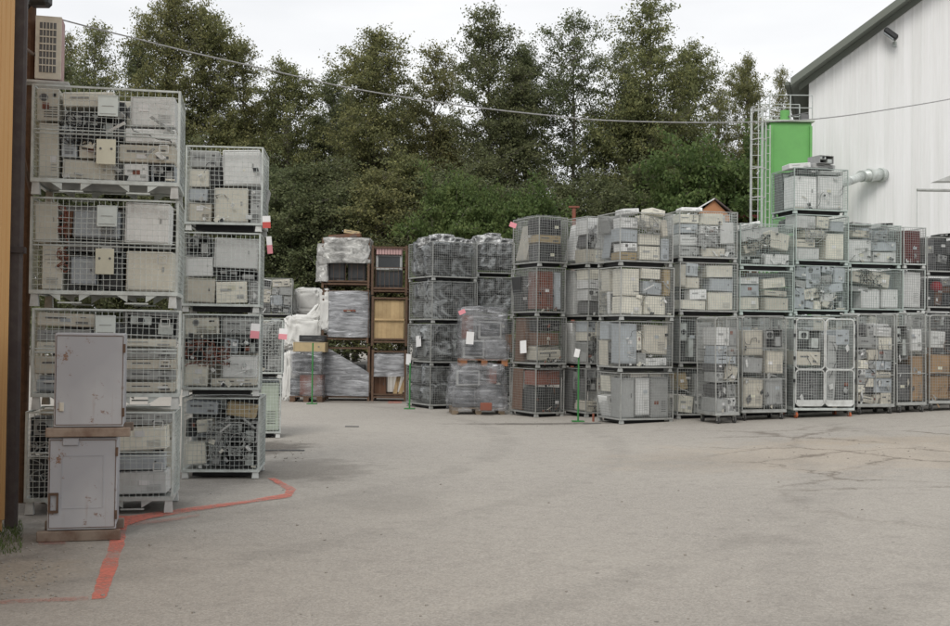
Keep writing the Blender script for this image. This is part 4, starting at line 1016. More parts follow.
for i, (u0, u1, vb, vt, nm) in enumerate(((322, 369, 399, 344, 'bottom'), (321, 368, 343, 289, 'middle'), (321, 369, 288, 238, 'top'))):
    c, W, H = far(u0, u1, vb, vt)
    if i == 0: c.z = .003
    stillage(M4(c, R(1)), W, .9, H - .006, f'{nm} rusty steel stillage of the film-wrapped stack', i != 1)
    if i == 0:
        item('crt', M4(c + Vector((.22, -.1, .16))), .5, .45, .75, 'dark', 'dark television, right in the bottom film-wrapped stillage')
        item('crt', M4(c + Vector((-.25, -.1, .16))), .5, .45, .6, 'darkgrey', 'dark grey television, left in the bottom film-wrapped stillage')
        mb = MB(); x0, x1 = -W / 2 + .01, W / 2 - .01; n = 26
        for yy in (-.46, -.44):
            for a in range(n + 1):
                t = a / n; x = x0 + (x1 - x0) * t
                zt = (H * .95) if t < .12 else H * .95 - (t - .12) / .88 * H * .43
                for k in range(13):
                    z = .12 + (zt - .12) * k / 12
                    mb.v.append((x, yy + .02 * noise.noise(Vector((x * 2, z * 9, 3 + yy))), z))
        for s_, o_ in ((0, 0), (1, (n + 1) * 13)):
            for a in range(n):
                for k in range(12):
                    q0 = o_ + a * 13 + k; fce = (q0, q0 + 13, q0 + 14, q0 + 1); mb.f.append(fce if s_ == 0 else fce[::-1]); mb.m.append(0)
        o = link('stretch_wrap', mb.mesh('stretch_wrap', 'thick_film', True), None, M4(c)); tag(o, 'grey film cut diagonally across the bottom stillage', 'plastic wrap')
    if i == 1:
        item('panel', M4(c + Vector((.1, 0, .16))), W * .74, .7, H - .28, 'darkgrey', 'boxed load inside the middle film-wrapped stillage')
        wrap(M4(c + Vector((.08, 0, .15))), W * .93, .97, H - .2, 8, 'thick_film', 'smooth grey film round the middle stillage', taper=0, wav=.012)
        sk = sack(M4(c + Vector((-W / 2 + .08, -.3, .8)), 0), (.28, .4, 1.15), True, 'off-white film bundle hanging beside the middle stillage', mesh=sack_mesh(31, 'sackwhite'))
        item('unit', M4(c + Vector((.12, -.5, H * .58))), .3, .02, .05, 'redbrown', 'small reddish strip on the middle stillage film')
    if i == 2:
        item('crt', M4(c + Vector((-.22, -.1, .16))), .42, .45, .5, 'black', 'black television, left in the top film-wrapped stillage')
        item('crt', M4(c + Vector((.28, -.1, .16))), .46, .45, .5, 'dark', 'black television, right in the top film-wrapped stillage')
        item('crt', M4(c + Vector((0.05, -.05, .68))), .8, .45, .42, 'darkgrey', 'dark grey television under loose film in the top stillage')
        wrap(M4(c + Vector((.02, -.02, .62))), W * .98, 1.0, H - .62, 14, 'cloudy_film', 'loose milky film draped over the top stillage', taper=0, wav=.04)
        wrap(M4(c + Vector((-W / 2 + .02, -.2, .15))), .3, .6, .95, 15, 'cloudy_film', 'film tail hanging down the left of the top stillage', taper=.2, wav=.08)
        item('unit', M4(c + Vector((-.05, -.1, H + .02)), 0, 0, R(-4)), .8, .4, .09, 'brown', 'brown board lying on the highest rusty stillage')
        item('unit', M4(c + Vector((.12, -.1, H + .12)), 0, 0, R(8)), .4, .3, .09, 'tan', 'tan board on top of the highest rusty stillage')
for i, (u0, u1, vb, vt, nm) in enumerate(((371, 406, 399, 347, 'bottom'), (371, 407, 346, 296, 'middle'), (371, 407, 295, 245, 'top'))):
    c, W, H = far(u0, u1, vb, vt)
    if i == 0: c.z = .003
    stillage(M4(c), W, .9, H - .006, f'{nm} rusty steel stillage of the stack beside the dark sacks', i != 1)
    if i == 2:
        item('crt', M4(c + Vector((-.02, -.1, .16))), .7, .45, .45, 'black', 'black television, lower one in the uncovered top stillage')
        item('crt', M4(c + Vector((-.02, -.1, .62))), .66, .45, .38, 'grey', 'grey television, upper one in the uncovered top stillage')
        mb = MB(); 
        for k in range(9): mb.box((-.28 + k * .07, 0, 0), (.06, .5, .17))
        o = link('slatted_panel', mb.mesh('slatted_panel', 'pinkslat'), None, M4(c + Vector((-.02, -.15, 1.1)))); tag(o, 'pink slatted panel above two televisions', 'panel')
    if i == 1:
        for row in range(2):
            for k in range(7):
                mb = MB(); mb.cbox((0, 0, .24), (W / 8.2, .6, .47), .006)
                o = link('wooden_board', mb.mesh('wooden_board', 'wood'), None, M4(c + Vector((-W / 2 + .11 + k * (W - .16) / 7, -.08, .17 + row * .50)))); 
                tag(o, f'upright wooden board, {"first second third fourth fifth sixth seventh".split()[k]} from left in the {"upper" if row else "lower"} row', 'board')
        mb = MB(); mb.box((0, 0, 0), (W - .15, .02, .04)); o = link('rail', mb.mesh('rail', 'wood'), None, M4(c + Vector((0, -.43, .66)))); o.name = 'wooden_batten'; tag(o, 'horizontal batten across the upright wooden boards', 'batten')
    if i == 0:
        item('crt', M4(c + Vector((0, 0, .68))), .76, .45, .4, 'dark', 'dark television under film in the stillage of leaning planks')
        wrap(M4(c + Vector((0, 0, .62))), W * .96, .95, .55, 18, 'thick_film', 'dark film band above the leaning planks', taper=0, wav=.015)
        item('panel', M4(c + Vector((-.24, 0, .16))), .32, .5, .48, 'brown', 'brown cabinet beside the leaning planks')
        for k, (dx, a) in enumerate(((.2, 12), (.33, 20))):
            mb = MB(); mb.cbox((0, 0, .25), (.10, .04, .55), .006)
            o = link('plank', mb.mesh('plank', 'wood'), None, M4(c + Vector((dx - .06, -.3, .16)), 0, 0, R(a))); tag(o, f'leaning wooden plank, {"left" if k == 0 else "right"} of two in the bottom stillage', 'plank')
# F1: goods on a low pallet beside
c, W, H = far(289, 322, 399, 372, 21.8); c.z = .003
pallet(M4(c), W, .8, 'rust', 'dark broken pallet under the wrapped televisions')
item('panel', M4(c + Vector((.1, -.02, .15))), .55, .5, .5, 'redbrown', 'red-brown television cabinet, lowest beside the white sheeting')
item('crt', M4(c + Vector((-.27, -.02, .15))), .28, .45, .42, 'dark', 'small dark television left of the red-brown cabinet')
item('crt', M4(c + Vector((0, -.02, .67))), .72, .5, .5, 'darkgrey', 'dark grey television standing on the red-brown cabinet')
wrap(M4(c + Vector((0, 0, .1))), W * 1.02, .75, 1.12, 23, 'stretch_film', 'clear film round the televisions beside the green post', taper=.02, wav=.03)
item('panel', M4(c + Vector((.05, -.02, 1.21)), 0), .78, .6, .24, 'tan', 'open tan cardboard tray above the wrapped televisions')
item('unit', M4(c + Vector((.1, 0, 1.46))), .62, .5, .16, 'dark', 'flat black set lying in the tan tray')
me = sack_mesh(41, 'sackwhite', 1.5)
sack(M4(P(303, 333, 22.9), .3), (.95, .8, .9), False, 'crumpled white sheeting heaped behind the tan tray', mesh=me)
sack(M4(P(312, 318, 22.9), .3, 0, .7), (.3, .4, .8), False, 'twisted peak of white sheeting against the wrapped stillage', mesh=me)
sack(M4(P(291, 378, 22.3), .3), (.4, .5, 1.3), False, 'white film bundle hanging left of the wrapped televisions', mesh=me)
for k in range(5):
    c2 = P(305, 400, 24.2); zc = .003 + k * .42
    o = link('plastic_crate', item_parts('unit', .72, .6, .39, 'darkgrey', 1)[0], None, M4((c2.x, 24.6 * K, zc))); tag(o, f'dark grey crate, {["lowest", "second", "third", "fourth", "topmost"][k]} in the stack under the white sack', 'crate', 'dark crates under the white sack')
    mb = MB(); mb.box((.05, -.301, .22), (.08, .006, .1)); link('label_card', mb.mesh('label_card', 'paper'), o)
sack(M4((P(305, 400, 24.2).x, 24.55 * K, 2.1 + .42)), (.86, .7, .84), False, 'full white sack on the dark crate stack', mesh=sack_mesh(44, 'sackwhite', .9))

# ------------------------------------------------------------------ green posts
def gpost(u, v, Y, vt, label, base=True):
    b_ = P(u, v, Y); b_.z = gz(b_.x) + .003; t = P(u, vt, Y); o = empty('marker_post', M4(b_))
    mb = MB(); mb.bar((0, 0, .012), (0, 0, t.z - b_.z), .018, 8); link('pole', mb.mesh('pole', 'greenpost', False), o)
    mb = MB(); mb.cbox((0, 0, .008), (.24, .2, .016), .004); link('base_plate', mb.mesh('base_plate', 'greenpost'), o)
    tag(o, label, 'post'); return o
gpost(312, 401, 21.3, 343, 'green post in front of the wrapped televisions')
gpost(409.5, 411, 20.2, 363, 'green post at the corner of the dark sack stack')
gpost(578, 425, 17.3, 357, 'tallest green post in front of the stack left of the corner')
sheet('paper_tag', P(577, 353, 17.25), .10, .16, 10, 'paper', 'white paper bag tied on the tallest green post', 12)

# ------------------------------------------------------------------ roll containers in front of the right row
def castor(o, x, y, wm='rubber'):
    mb = MB(); mb.box((0, 0, .135), (.05, .05, .03)); mb.box((-.022, 0, .09), (.005, .04, .07)); mb.box((.022, 0, .09), (.005, .04, .07))
    f = link('castor', mb.mesh('castor', 'zincdull'), o, Matrix.Translation((x, y, 0)))
    mb = MB(); mb.bar((-.016, 0, .062), (.016, 0, .062), .06, 14); link('wheel', mb.mesh('wheel', wm), f)
def rollcage(u, ur, v, Y, vt, yaw, D, label, mat='zincdull', wmat='wiredull', ry=0, style='plain', uL=None, pal='drab', contents=None, ph=None, wm='rubber'):
    yaw = R(yaw); c, W, D = solve_stack(u, ur, Y, v, yaw, uL, D)
    g = gz(c.x) + .004; H = P(u, vt, Y).z - g
    ctr = Vector((c.x + math.cos(yaw) * W / 2 - math.sin(yaw) * D / 2, c.y + math.sin(yaw) * W / 2 + math.cos(yaw) * D / 2, g))
    o = empty('roll_container', M4(ctr, yaw, 0, R(ry))); r = .014; zb = .2
    f = MB()
    def loop(pts): f.tube(pts + [pts[0]], r, 6)
    hx, hy = W / 2 - r, D / 2 - r
    for sy in (-1, 1):
        if style == 'door' and sy == -1: continue
        loop([(-hx, sy * hy, zb), (hx, sy * hy, zb), (hx, sy * hy, H - .05), (hx - .05, sy * hy, H), (-hx + .05, sy * hy, H), (-hx, sy * hy, H - .05)])
        f.bar((-hx, sy * hy, zb + (H - zb) * .33), (hx, sy * hy, zb + (H - zb) * .33), .008, 6)
        f.bar((-hx, sy * hy, zb + (H - zb) * .66), (hx, sy * hy, zb + (H - zb) * .66), .008, 6)
    for sx in (-1, 1):
        f.tube([(sx * hx, -hy, zb), (sx * hx, hy, zb)], r, 6); f.tube([(sx * hx, -hy, H - .03), (sx * hx, hy, H - .03)], r, 6)
        if style == 'door': f.tube([(sx * hx, -hy, zb), (sx * hx, -hy, H)], r, 6)
    f.bar((0, -hy, zb), (0, -hy, H), .01, 6) if style == 'plain' else None
    link('tube_frame', f.mesh('tube_frame', mat), o)
    if style == 'door':
        for s in (-1, 1):
            d = MB(); a, b_ = s * .015, s * (W / 2 - .035); x0, x1 = min(a, b_), max(a, b_); zm = zb + (H - zb) * .42; y = -D / 2 - .012
            for z0, z1 in ((zb + .04, zm), (zm + .01, H - .03)):
                e = .05
                d.tube([(x0 + e, y, z0), (x1 - e, y, z0), (x1, y, z0 + e), (x1, y, z1 - e), (x1 - e, y, z1), (x0 + e, y, z1), (x0, y, z1 - e), (x0, y, z0 + e), (x0 + e, y, z0)], .014, 6)
            dd = link('door', d.mesh('door', 'whitepaint'), o)
            d = panel_mesh(x1 - x0, H - zb - .1, .05, .0028, 'zinc', zb + .05); link('wire_panel', d, dd, Matrix.Translation(((x0 + x1) / 2, y, 0)))
            d = MB(); d.box(((x0 + x1) / 2, y - .004, zb + .1), (x1 - x0 - .04, .006, .1)); link('kick_plate', d.mesh('kick_plate', 'whitepaint'), dd)
            d = MB()
            for z in (.3, .55, .8, .95): d.bar((s * (W / 2 - .012), y, zb + (H - zb) * z - .03), (s * (W / 2 - .012), y, zb + (H - zb) * z + .03), .022, 8)
            link('hinge', d.mesh('hinge', 'dark'), dd)
    else:
        link('wire_panel', panel_mesh(W - .05, H - zb - .05, .055, .003, wmat, zb + .02), o, Matrix.Translation((0, -hy + .004, 0)))
    link('wire_panel', panel_mesh(W - .05, H - zb - .05, .055, .003, wmat, zb + .02), o, Matrix.Translation((0, hy - .004, 0)))
    ps = panel_mesh(D - .05, H - zb - .05, .055, .003, wmat, zb + .02)
    for sx in (-1, 1): link('wire_panel', ps, o, Matrix.Translation((sx * (hx - .004), 0, 0)) @ Matrix.Rotation(R(-90 * -sx), 4, 'Z'))
    f = MB(); f.cbox((0, 0, .172), (W, D, .05), .01); link('base_tray', f.mesh('base_tray', mat), o)
    for sx in (-1, 1):
        for sy in (-1, 1): castor(o, sx * (W / 2 - .08), sy * (D / 2 - .07), wm)
    tag(o, label, 'roll container', 'roll containers in front of the right row')
    rnd = random.Random(int(u)); M = o.matrix_world @ Matrix.Translation((0, 0, .2)); Hi = (H - .26)
    if contents is None: contents = [(a, b_ * .93, c_, d_ * .93) for a, b_, c_, d_ in guillotine(0, 0, 1, 1, W, Hi, rnd)]
    # a tilted container carries its goods tilted too
    n0 = set(bpy.data.objects.keys())
    fill(contents, W - .05, D - .05, Hi, M4(M.translation, yaw), ph, rnd, pal)
    scrap(M4(ctr, yaw), W, D, H, .2, rnd, pal, ph)
    return o
rollcage(716, 740, 422.5, 16.3, 317, 16, .75, 'leaning grey roll container, nearest the corner stack', ry=-1.2, uL=697, ph='the leaning roll container')
rollcage(742, 787, 420, 16.75, 316, 14, .6, 'dull roll container left of the white-framed one', ry=-.6, ph='container left of white-framed one',
         contents=[(.02, .60, .5, .88, 'beige', 'panel', 0), (.02, .40, .5, .58, 'grey', 'panel', 0), (.02, .02, .5, .36, 'beige', 'panel', 0), (.55, .68, .97, .9, 'grey', 'chassis', 0), (.55, .4, .97, .66, 'beige', 'panel', 0), (.55, .05, .97, .36, 'grey', 'panel', 0)])
rollcage(793.5, 855, 418, 17.0, 317, 9, .75, 'white-framed roll container with double mesh doors', mat='zinc', wmat='zinc', style='door', wm='orangewheel', ph='the white-framed container',
         contents=[(.04, .66, .46, .9, 'grey', 'chassis', 0), (.04, .48, .46, .64, 'beige', 'unit', 0), (.04, .02, .44, .44, 'darkgrey', 'tower', 0), (.52, .02, .7, .85, 'grey', 'tower', 3), (.72, .02, .95, .7, 'darkgrey', 'panel', 0), (.72, .72, .95, .9, 'bluegrey', 'unit', 0)])
rollcage(857, 895, 417, 17.4, 314, 12, .65, 'dull roll container right of the white-framed one', ph='container right of white-framed one')
rollcage(897, 927, 416, 17.6, 313, 10, .65, 'dull roll container with a brown board inside', ry=-.8, ph='the container with the brown board',
         contents=[(.0, .5, .45, .9, 'grey', 'chassis', 0), (.5, .6, .95, .85, 'lightgrey', 'unit', 0), (.55, .02, .97, .56, 'cardboard', 'panel', 0), (0, .02, .5, .45, 'darkgrey', 'panel', 0)])
rollcage(929, 974, 415, 17.8, 315, 10, .7, 'roll container of brown cartons at the right edge', ph='the container at the right edge', pal='carton',
         contents=[(.02, .02, .48, .3, 'cardboard', 'panel', 0), (.5, .02, .97, .3, 'cardboard', 'panel', 0), (.02, .32, .48, .56, 'cardboard', 'panel', 0), (.5, .32, .97, .56, 'cardboard', 'panel', 0), (.05, .64, .4, .84, 'lightgrey', 'unit', 0), (.5, .64, .9, .88, 'darkgrey', 'unit', 0)])

# ------------------------------------------------------------------ steel cabinets, near left
def cabinet(u0, u1, vb, vt, Y, D, z0, label, handle_left, latch):
    a, b_ = P(u0, vb, Y), P(u1, vb, Y); W = (b_.x - a.x) * .985; H = P((u0 + u1) / 2, vt, Y).z - z0
    o = empty('steel_cabinet', M4(((a.x + b_.x) / 2 - math.sin(R(14)) * D / 2, Y * K + math.cos(R(14)) * D / 2, z0), R(14)))
    mb = MB(); mb.cbox((0, .008, H / 2), (W - .02, D - .016, H), .006); link('body', mb.mesh('body', 'cabinet_paint'), o)
    mb = MB(); mb.cbox((0, -D / 2 - .004, H / 2), (W, .022, H * .985), .004); dr = link('door', mb.mesh('door', 'cabinet_paint'), o)
    mb = MB(); e = .012
    for sx in (-1, 1): mb.box((sx * (W / 2 - e), -D / 2 - .0165, H / 2), (.005, .004, H * .94))
    for z_ in (.03, .97): mb.box((0, -D / 2 - .0165, H * z_), (W - 2 * e - .008, .004, .005))
    link('door_gap', mb.mesh('door_gap', 'rust'), dr)
    mb = MB(); mb.bar((0, 0, -.035), (0, 0, .035), .012, 8); hm = mb.mesh('hinge', 'rust')
    for z_ in (.16, .84): link('hinge', hm, dr, Matrix.Translation((W / 2 - .004, -D / 2 - .018, H * z_)))
    if handle_left:
        mb = MB(); 
        for dz in (-.07, .07): mb.box((-W / 2 + .045, -D / 2 - .026, H * .30 + dz), (.075, .016, .02))
        for dx in (-.03, .03): mb.box((-W / 2 + .045 + dx, -D / 2 - .028, H * .30), (.014, .016, .12))
        link('handle', mb.mesh('handle', 'rust'), dr)
        mb = MB(); mb.cbox((-W * .18, -D / 2 - .022, H * .955), (.12, .014, .06), .003); link('hinge_plate', mb.mesh('hinge_plate', 'cabinet_paint'), dr)
        mb = MB(); mb.box((0, -D / 2 - .0165, H * .24), (W * .6, .004, .004)); mb.box((0, -D / 2 - .0165, H * .8), (W * .6, .004, .004)); mb.box((W * .3, -D / 2 - .0165, H * .52), (.004, .004, H * .56)); mb.box((-W * .3, -D / 2 - .0165, H * .52), (.004, .004, H * .56)); link('raised_seam', mb.mesh('raised_seam', 'cabinet_paint'), dr)
    else:
        mb = MB(); mb.cbox((-W / 2 + .06, -D / 2 - .022, H * .22), (.035, .02, .07), .004); link('latch', mb.mesh('latch', 'beige'), dr)
    tag(o, label, 'cabinet'); return W
def rail(u0, u1, vb, vt, Y, D, z0, label):
    a, b_ = P(u0, vb, Y), P(u1, vb, Y); W = (b_.x - a.x) * .985; H = P((u0 + u1) / 2, vt, Y).z - z0
    o = empty('support_frame', M4(((a.x + b_.x) / 2 - math.sin(R(14)) * D / 2, Y * K + math.cos(R(14)) * D / 2, z0), R(14)))
    mb = MB(); mb.cbox((0, 0, H / 2), (W, .06, H), .006); m1 = mb.mesh('rail', 'rustpale')
    for sy in (-1, 1): link('rail', m1, o, Matrix.Translation((0, sy * (D / 2 - .03), 0)))
    mb = MB(); mb.cbox((0, 0, H / 2), (.05, D - .125, H * .9), .004); m1 = mb.mesh('crossbar', 'rust')
    for sx in (-1, 1): link('crossbar', m1, o, Matrix.Translation((sx * (W / 2 - .09), 0, 0)))
    tag(o, label, 'steel frame'); return H
Yc = 7.2; z = .003
z += rail(38, 119, 539, 531, Yc - .03, .62, z, 'rusty steel frame on the ground under the lower cabinet') + .001
zt = P(82, 437, Yc).z
cabinet(48.5, 115, 531, 437, Yc, .56, z, 'lower grey steel cabinet with rusty handle and flaking paint', True, False)
zr = zt + .003
hr = rail(47, 129, 437, 428, Yc - .03, .62, zr, 'rusty steel frame between the two grey cabinets')
cabinet(55, 122.5, 428, 333, Yc, .56, zr + hr + .001, 'upper grey steel cabinet with rusty top edge', False, True)

# ------------------------------------------------------------------ ochre building, brown downpipe, air conditioner
def siding():
    m, nt, b = newmat('ochre_boards'); v = objvec(nt)
    sp = nt.nodes.new('ShaderNodeSeparateXYZ'); nt.links.new(v, sp.inputs[0])
    n = noise_node(nt, 3, 5, v); 
    mp = nt.nodes.new('ShaderNodeMapping'); mp.inputs['Scale'].default_value = (30, 30, 1.2); nt.links.new(v, mp.inputs[0])
    g = noise_node(nt, 1.4, 5, mp.outputs[0], .6)
    c = mixc(nt, (0.50, 0.25, 0.075), (0.60, 0.37, 0.16), g.outputs[0])
    nt.links.new(c, b.inputs['Base Color']); b.inputs['Roughness'].default_value = .7
siding()
YB = 7.5 * K; xw = P(13, 250, 7.5).x - .01; ob = empty('wooden_building', M4((xw, YB - 3.0, 0)))
mb = MB(); mb.box((-2.0, -2.0, 3.4), (3.94, 9.98, 6.8)); link('wall', mb.mesh('wall', 'ochre_boards'), ob)
mb = MB()
for k in range(int(9.8 / .09)): mb.cbox((-.02, 2.94 - k * .09, 3.45), (.03, .084, 6.7), .006)
link('cladding', mb.mesh('cladding', 'ochre_boards'), ob)
mb = MB(); mb.box((.012, 2.9 - .42, 3.6), (.03, .1, 1.3)); link('red_trim', mb.mesh('red_trim', 'redbrown'), ob)
tag(ob, 'ochre boarded building at the left edge of the photo', 'building')
mb = MB(); a = P(12.5, 450, 7.62)
o = link('corner_post', None, None) if False else None
op = empty('downpipe', M4((a.x, 7.62 * K, 0), R(14)))
mb.cbox((0, 0, 3.3), (.10, .1, 6.6), .02); link('pipe', mb.mesh('pipe', 'brownpost'), op)
mb = MB(); mb.box((0, -.02, 0), (.15, .12, .05)); mb.bar((-.08, -.06, 0), (-.15, -.06, 0), .02, 8); bm_ = mb.mesh('bracket', 'brownpost')
for zz in (2.35, 5.2): link('bracket', bm_, op, Matrix.Translation((0, 0, zz)))
tag(op, 'dark brown square downpipe at the corner of the ochre building', 'downpipe')
a = P(29, 300, 8.75); mb = MB(); mb.bar((0, 0, 0), (0, 0, 5.4), .045, 10)
o = link('rusty_pole', mb.mesh('rusty_pole', 'rust', False), None, M4((a.x - .03, 8.75 * K, 0))); tag(o, 'rusty pole between downpipe and near left stack, holding up the cable', 'pole')
mb = MB(); mb.bar((0, 0, 0), (.45, .1, 0), .012, 6)
# air conditioner on a bracket of the pole
a = P(43.5, 79, 8.6); t = P(43.5, 15, 8.6); AH = t.z - a.z
oa = empty('air_conditioner', M4((a.x, 8.72 * K, a.z), R(14)))
mb = MB(); mb.cbox((.0, .0, AH / 2), (.245, .26, AH), .015); link('housing', mb.mesh('housing', 'pinkslat'), oa)
mb = MB(); mb.cbox((0, -.135, AH / 2), (.238, .012, AH * .985), .004); link('front_panel', mb.mesh('front_panel', 'beige'), oa)
mb = MB(); mb.box((-.005, -.143, AH * .5), (.15, .006, AH * .78)); gr = link('grille', mb.mesh('grille', 'darkgrey'), oa)
mb = MB()
for k in range(1, 7): mb.box((-.005, -.149, AH * (.11 + .78 * k / 7)), (.15, .006, .012))
for k in range(1, 5): mb.box((-.005 + .15 * (k / 5 - .5), -.1495, AH * .5), (.006, .006, AH * .78))
link('louvre', mb.mesh('louvre', 'beige'), gr)
mb = MB(); mb.box((-.02, 0, -.02), (.42, .3, .02)); link('support', mb.mesh('support', 'whitepaint'), oa)
tag(oa, 'tall beige air conditioner on a bracket above the near left stack', 'air conditioner')
a = P(40, 2, 8.6); mb = MB()
ol = empty('floodlight', M4(a))
mb.cbox((0, 0, .02), (.2, .16, .13), .03); link('housing', mb.mesh('housing', 'dark'), ol)
mb = MB(); mb.bar((-.08, 0, .0), (-.19, .08, -.08), .02, 8); mb.bar((.05, 0, 0), (.06, -.0, .2), .03, 8); link('arm', mb.mesh('arm', 'dark'), ol)
tag(ol, 'black lamp housing above the air conditioner at the upper left', 'lamp')
for k, (z0, z1) in enumerate(((3.2, 3.0), (4.1, 4.35))):
    mb = MB(); mb.bar((P(19, 300, 7.7).x, 7.7 * K, z0), (P(29, 300, 8.7).x, 8.7 * K, z1), .018, 6); o = link('stay_bar', mb.mesh('stay_bar', 'rust'), None); tag(o, ['lower', 'upper'][k] + ' rusty stay bar between downpipe and rusty pole', 'bar')
# cable
pts = [(52, 17), (90, 27), (130, 37), (190, 52), (250, 65.5), (300, 77), (340, 86), (385, 94), (430, 101), (490, 109), (545, 115), (600, 120), (660, 122), (720, 122.5), (770, 121.5), (808, 119.5), (850, 115), (900, 107.5), (950, 99), (1010, 87)]
A = P(52, 17, 8.7); B = P(1010, 87, 23.75)
cp = []
for u, v in pts:
    d = ray(u, v); k = d.x / d.y
    t = (k * A.y - A.x) / ((B.x - A.x) - k * (B.y - A.y)); Y = A.y + t * (B.y - A.y); cp.append(PR(u, v, Y))
def catmull(p, n=6):
    out = []; p = [p[0]] + p + [p[-1]]
    for i in range(1, len(p) - 2):
        for k in range(n):
            t = k / n; a, b, c, d = p[i - 1:i + 3]
            out.append(.5 * ((2 * b) + (c - a) * t + (2 * a - 5 * b + 4 * c - d) * t * t + (3 * b - a - 3 * c + d) * t ** 3))
    return out + [p[-2]]
cps = catmull(cp); mb = MB()
for i in range(len(cps) - 1): mb.bar(cps[i], cps[i + 1], .0045 + .00028 * cps[i].y, 6)
o = link('overhead_cable', mb.mesh('overhead_cable', 'cableskin', True)); tag(o, 'grey overhead cable sagging across the whole yard', 'cable')

# ------------------------------------------------------------------ white hall on the right
def cladmat():
    m, nt, b = newmat('white_cladding'); v = objvec(nt)
    mp = nt.nodes.new('ShaderNodeMapping'); mp.inputs['Scale'].default_value = (2.6, 2.6, .10); nt.links.new(v, mp.inputs[0])
    n = noise_node(nt, 1.2, 8, mp.outputs[0], .75)
    c = mixc(nt, (0.72, 0.725, 0.73), (0.57, 0.575, 0.56), ramp(nt, n.outputs[0], [(.4, (0, 0, 0)), (.75, (1, 1, 1))]).outputs[0])
    nt.links.new(c, b.inputs['Base Color']); b.inputs['Roughness'].default_value = .5
cladmat()
YH = 24.0 * K; HY = R(-18); ce = PR(809, 79, YH); x0 = ce.x; ze = ce.z
hd = Vector((math.cos(HY), math.sin(HY), 0)); hn = Vector((-math.sin(HY), math.cos(HY), 0))
def HW(u, v, off=0.0):                 # point on the gable wall (off = metres in front of it)
    o = Vector((x0, YH, 0)) - hn * off; d = ray(u, v); t = (o - CAM).dot(hn) / d.dot(hn); return CAM + d * t
e1 = HW(809, 71); e2 = HW(905, 0); slope = (e2.z - e1.z) / ((e2 - e1).dot(hd)); print('roof pitch', math.degrees(math.atan(slope)))
hall = empty('white_hall', M4((x0, YH, 0), HY))
mb = MB(); pitch = .22; x = 0.0; cols = []
prof = [(0, 0), (.15, 0), (.172, .006), (.198, .006)]
while x < 20:
    for dx, dp in prof: cols.append((min(x + dx, 20), -dp))
    x += pitch
zt_ = lambda xx: ze + slope * (xx if xx < 10 else 20 - xx)
for xx, yy in cols: mb.v += [(xx, yy, 0), (xx, yy, zt_(xx))]
for i in range(len(cols) - 1): mb.f.append((2 * i, 2 * i + 2, 2 * i + 3, 2 * i + 1)); mb.m.append(0)
mb.box((.05, 12.52, ze / 2), (.1, 25, ze)); mb.box((19.95, 12.52, ze / 2), (.1, 25, ze))
link('wall', mb.mesh('wall', 'white_cladding'), hall)
th = .20
for xa, xb in ((-.45, 10.0), (10.002, 20.45)):
    za, zb_ = ze + slope * (xa if xa < 1 else 10), ze + slope * (10 if xa < 1 else 20 - xb)
    mb = MB(); mb.prism([(xa, za + .06), (xb, zb_ + .06), (xb, zb_ + .06 + th), (xa, za + .06 + th)], -.55, 25.3); link('roof', mb.mesh('roof', 'roofgrey'), hall)
mb = MB(); mb.prism([(-.25, ze - .13 - .25 * slope), (10, ze + 10 * slope - .13), (10, ze + 10 * slope + .05), (-.25, ze + .05 - .25 * slope)], -.07, -.03); link('eave_board', mb.mesh('eave_board', 'roofgrey'), hall)
mb = MB(); mb.cbox((-.53, 12.3, ze - .45 * slope + .12), (.14, 25.6, .13), .03); link('gutter', mb.mesh('gutter', 'roofgrey'), hall)
tag(hall, 'large white corrugated metal hall with grey pitched roof', 'building')
a = HW(891, 34, .25); ol = empty('wall_floodlight', M4(a, HY))
mb = MB(); rot = Matrix.Rotation(R(40), 3, 'Y'); mb.cbox((0, -.02, 0), (.40, .22, .14), .05, 0, rot); link('housing', mb.mesh('housing', 'dark'), ol)
mb = MB(); mb.box((-.055, -.02, -.065), (.3, .18, .01), 0, rot); link('lens', mb.mesh('lens', 'bluegrey'), ol)
mb = MB(); mb.bar((.1, .0, -.1), (.1, .24, -.22), .025, 8); mb.box((.1, .225, -.22), (.1, .03, .14)); link('arm', mb.mesh('arm', 'zinc'), ol)
tag(ol, 'dark floodlight high on the white hall wall', 'floodlight')
a = HW(885, 174.5, 0); od = empty('wall_duct', M4(a))
pA = Vector((0, 0, 0)); pB = HW(862, 176, .5) - a; pC = HW(849, 181, 1.6) - a; pD = HW(822, 190, 2.4) - a
mb = MB(); mb.bar(pA, pB, .15, 20); mb.bar(pB, pC, .12, 20, r2=.11); mb.bar(pC, pD, .11, 20); link('pipe', mb.mesh('pipe', 'zinc', True), od)
mb = MB()
for t in (.1, .6): mb.bar(pA.lerp(pB, t), pA.lerp(pB, t + .12), .18, 20)
mb.bar(pB.lerp(pC, -.02), pB.lerp(pC, .06), .15, 20); link('collar', mb.mesh('collar', 'zinc'), od)
tag(od, 'galvanised duct entering the white hall above the cages', 'duct')
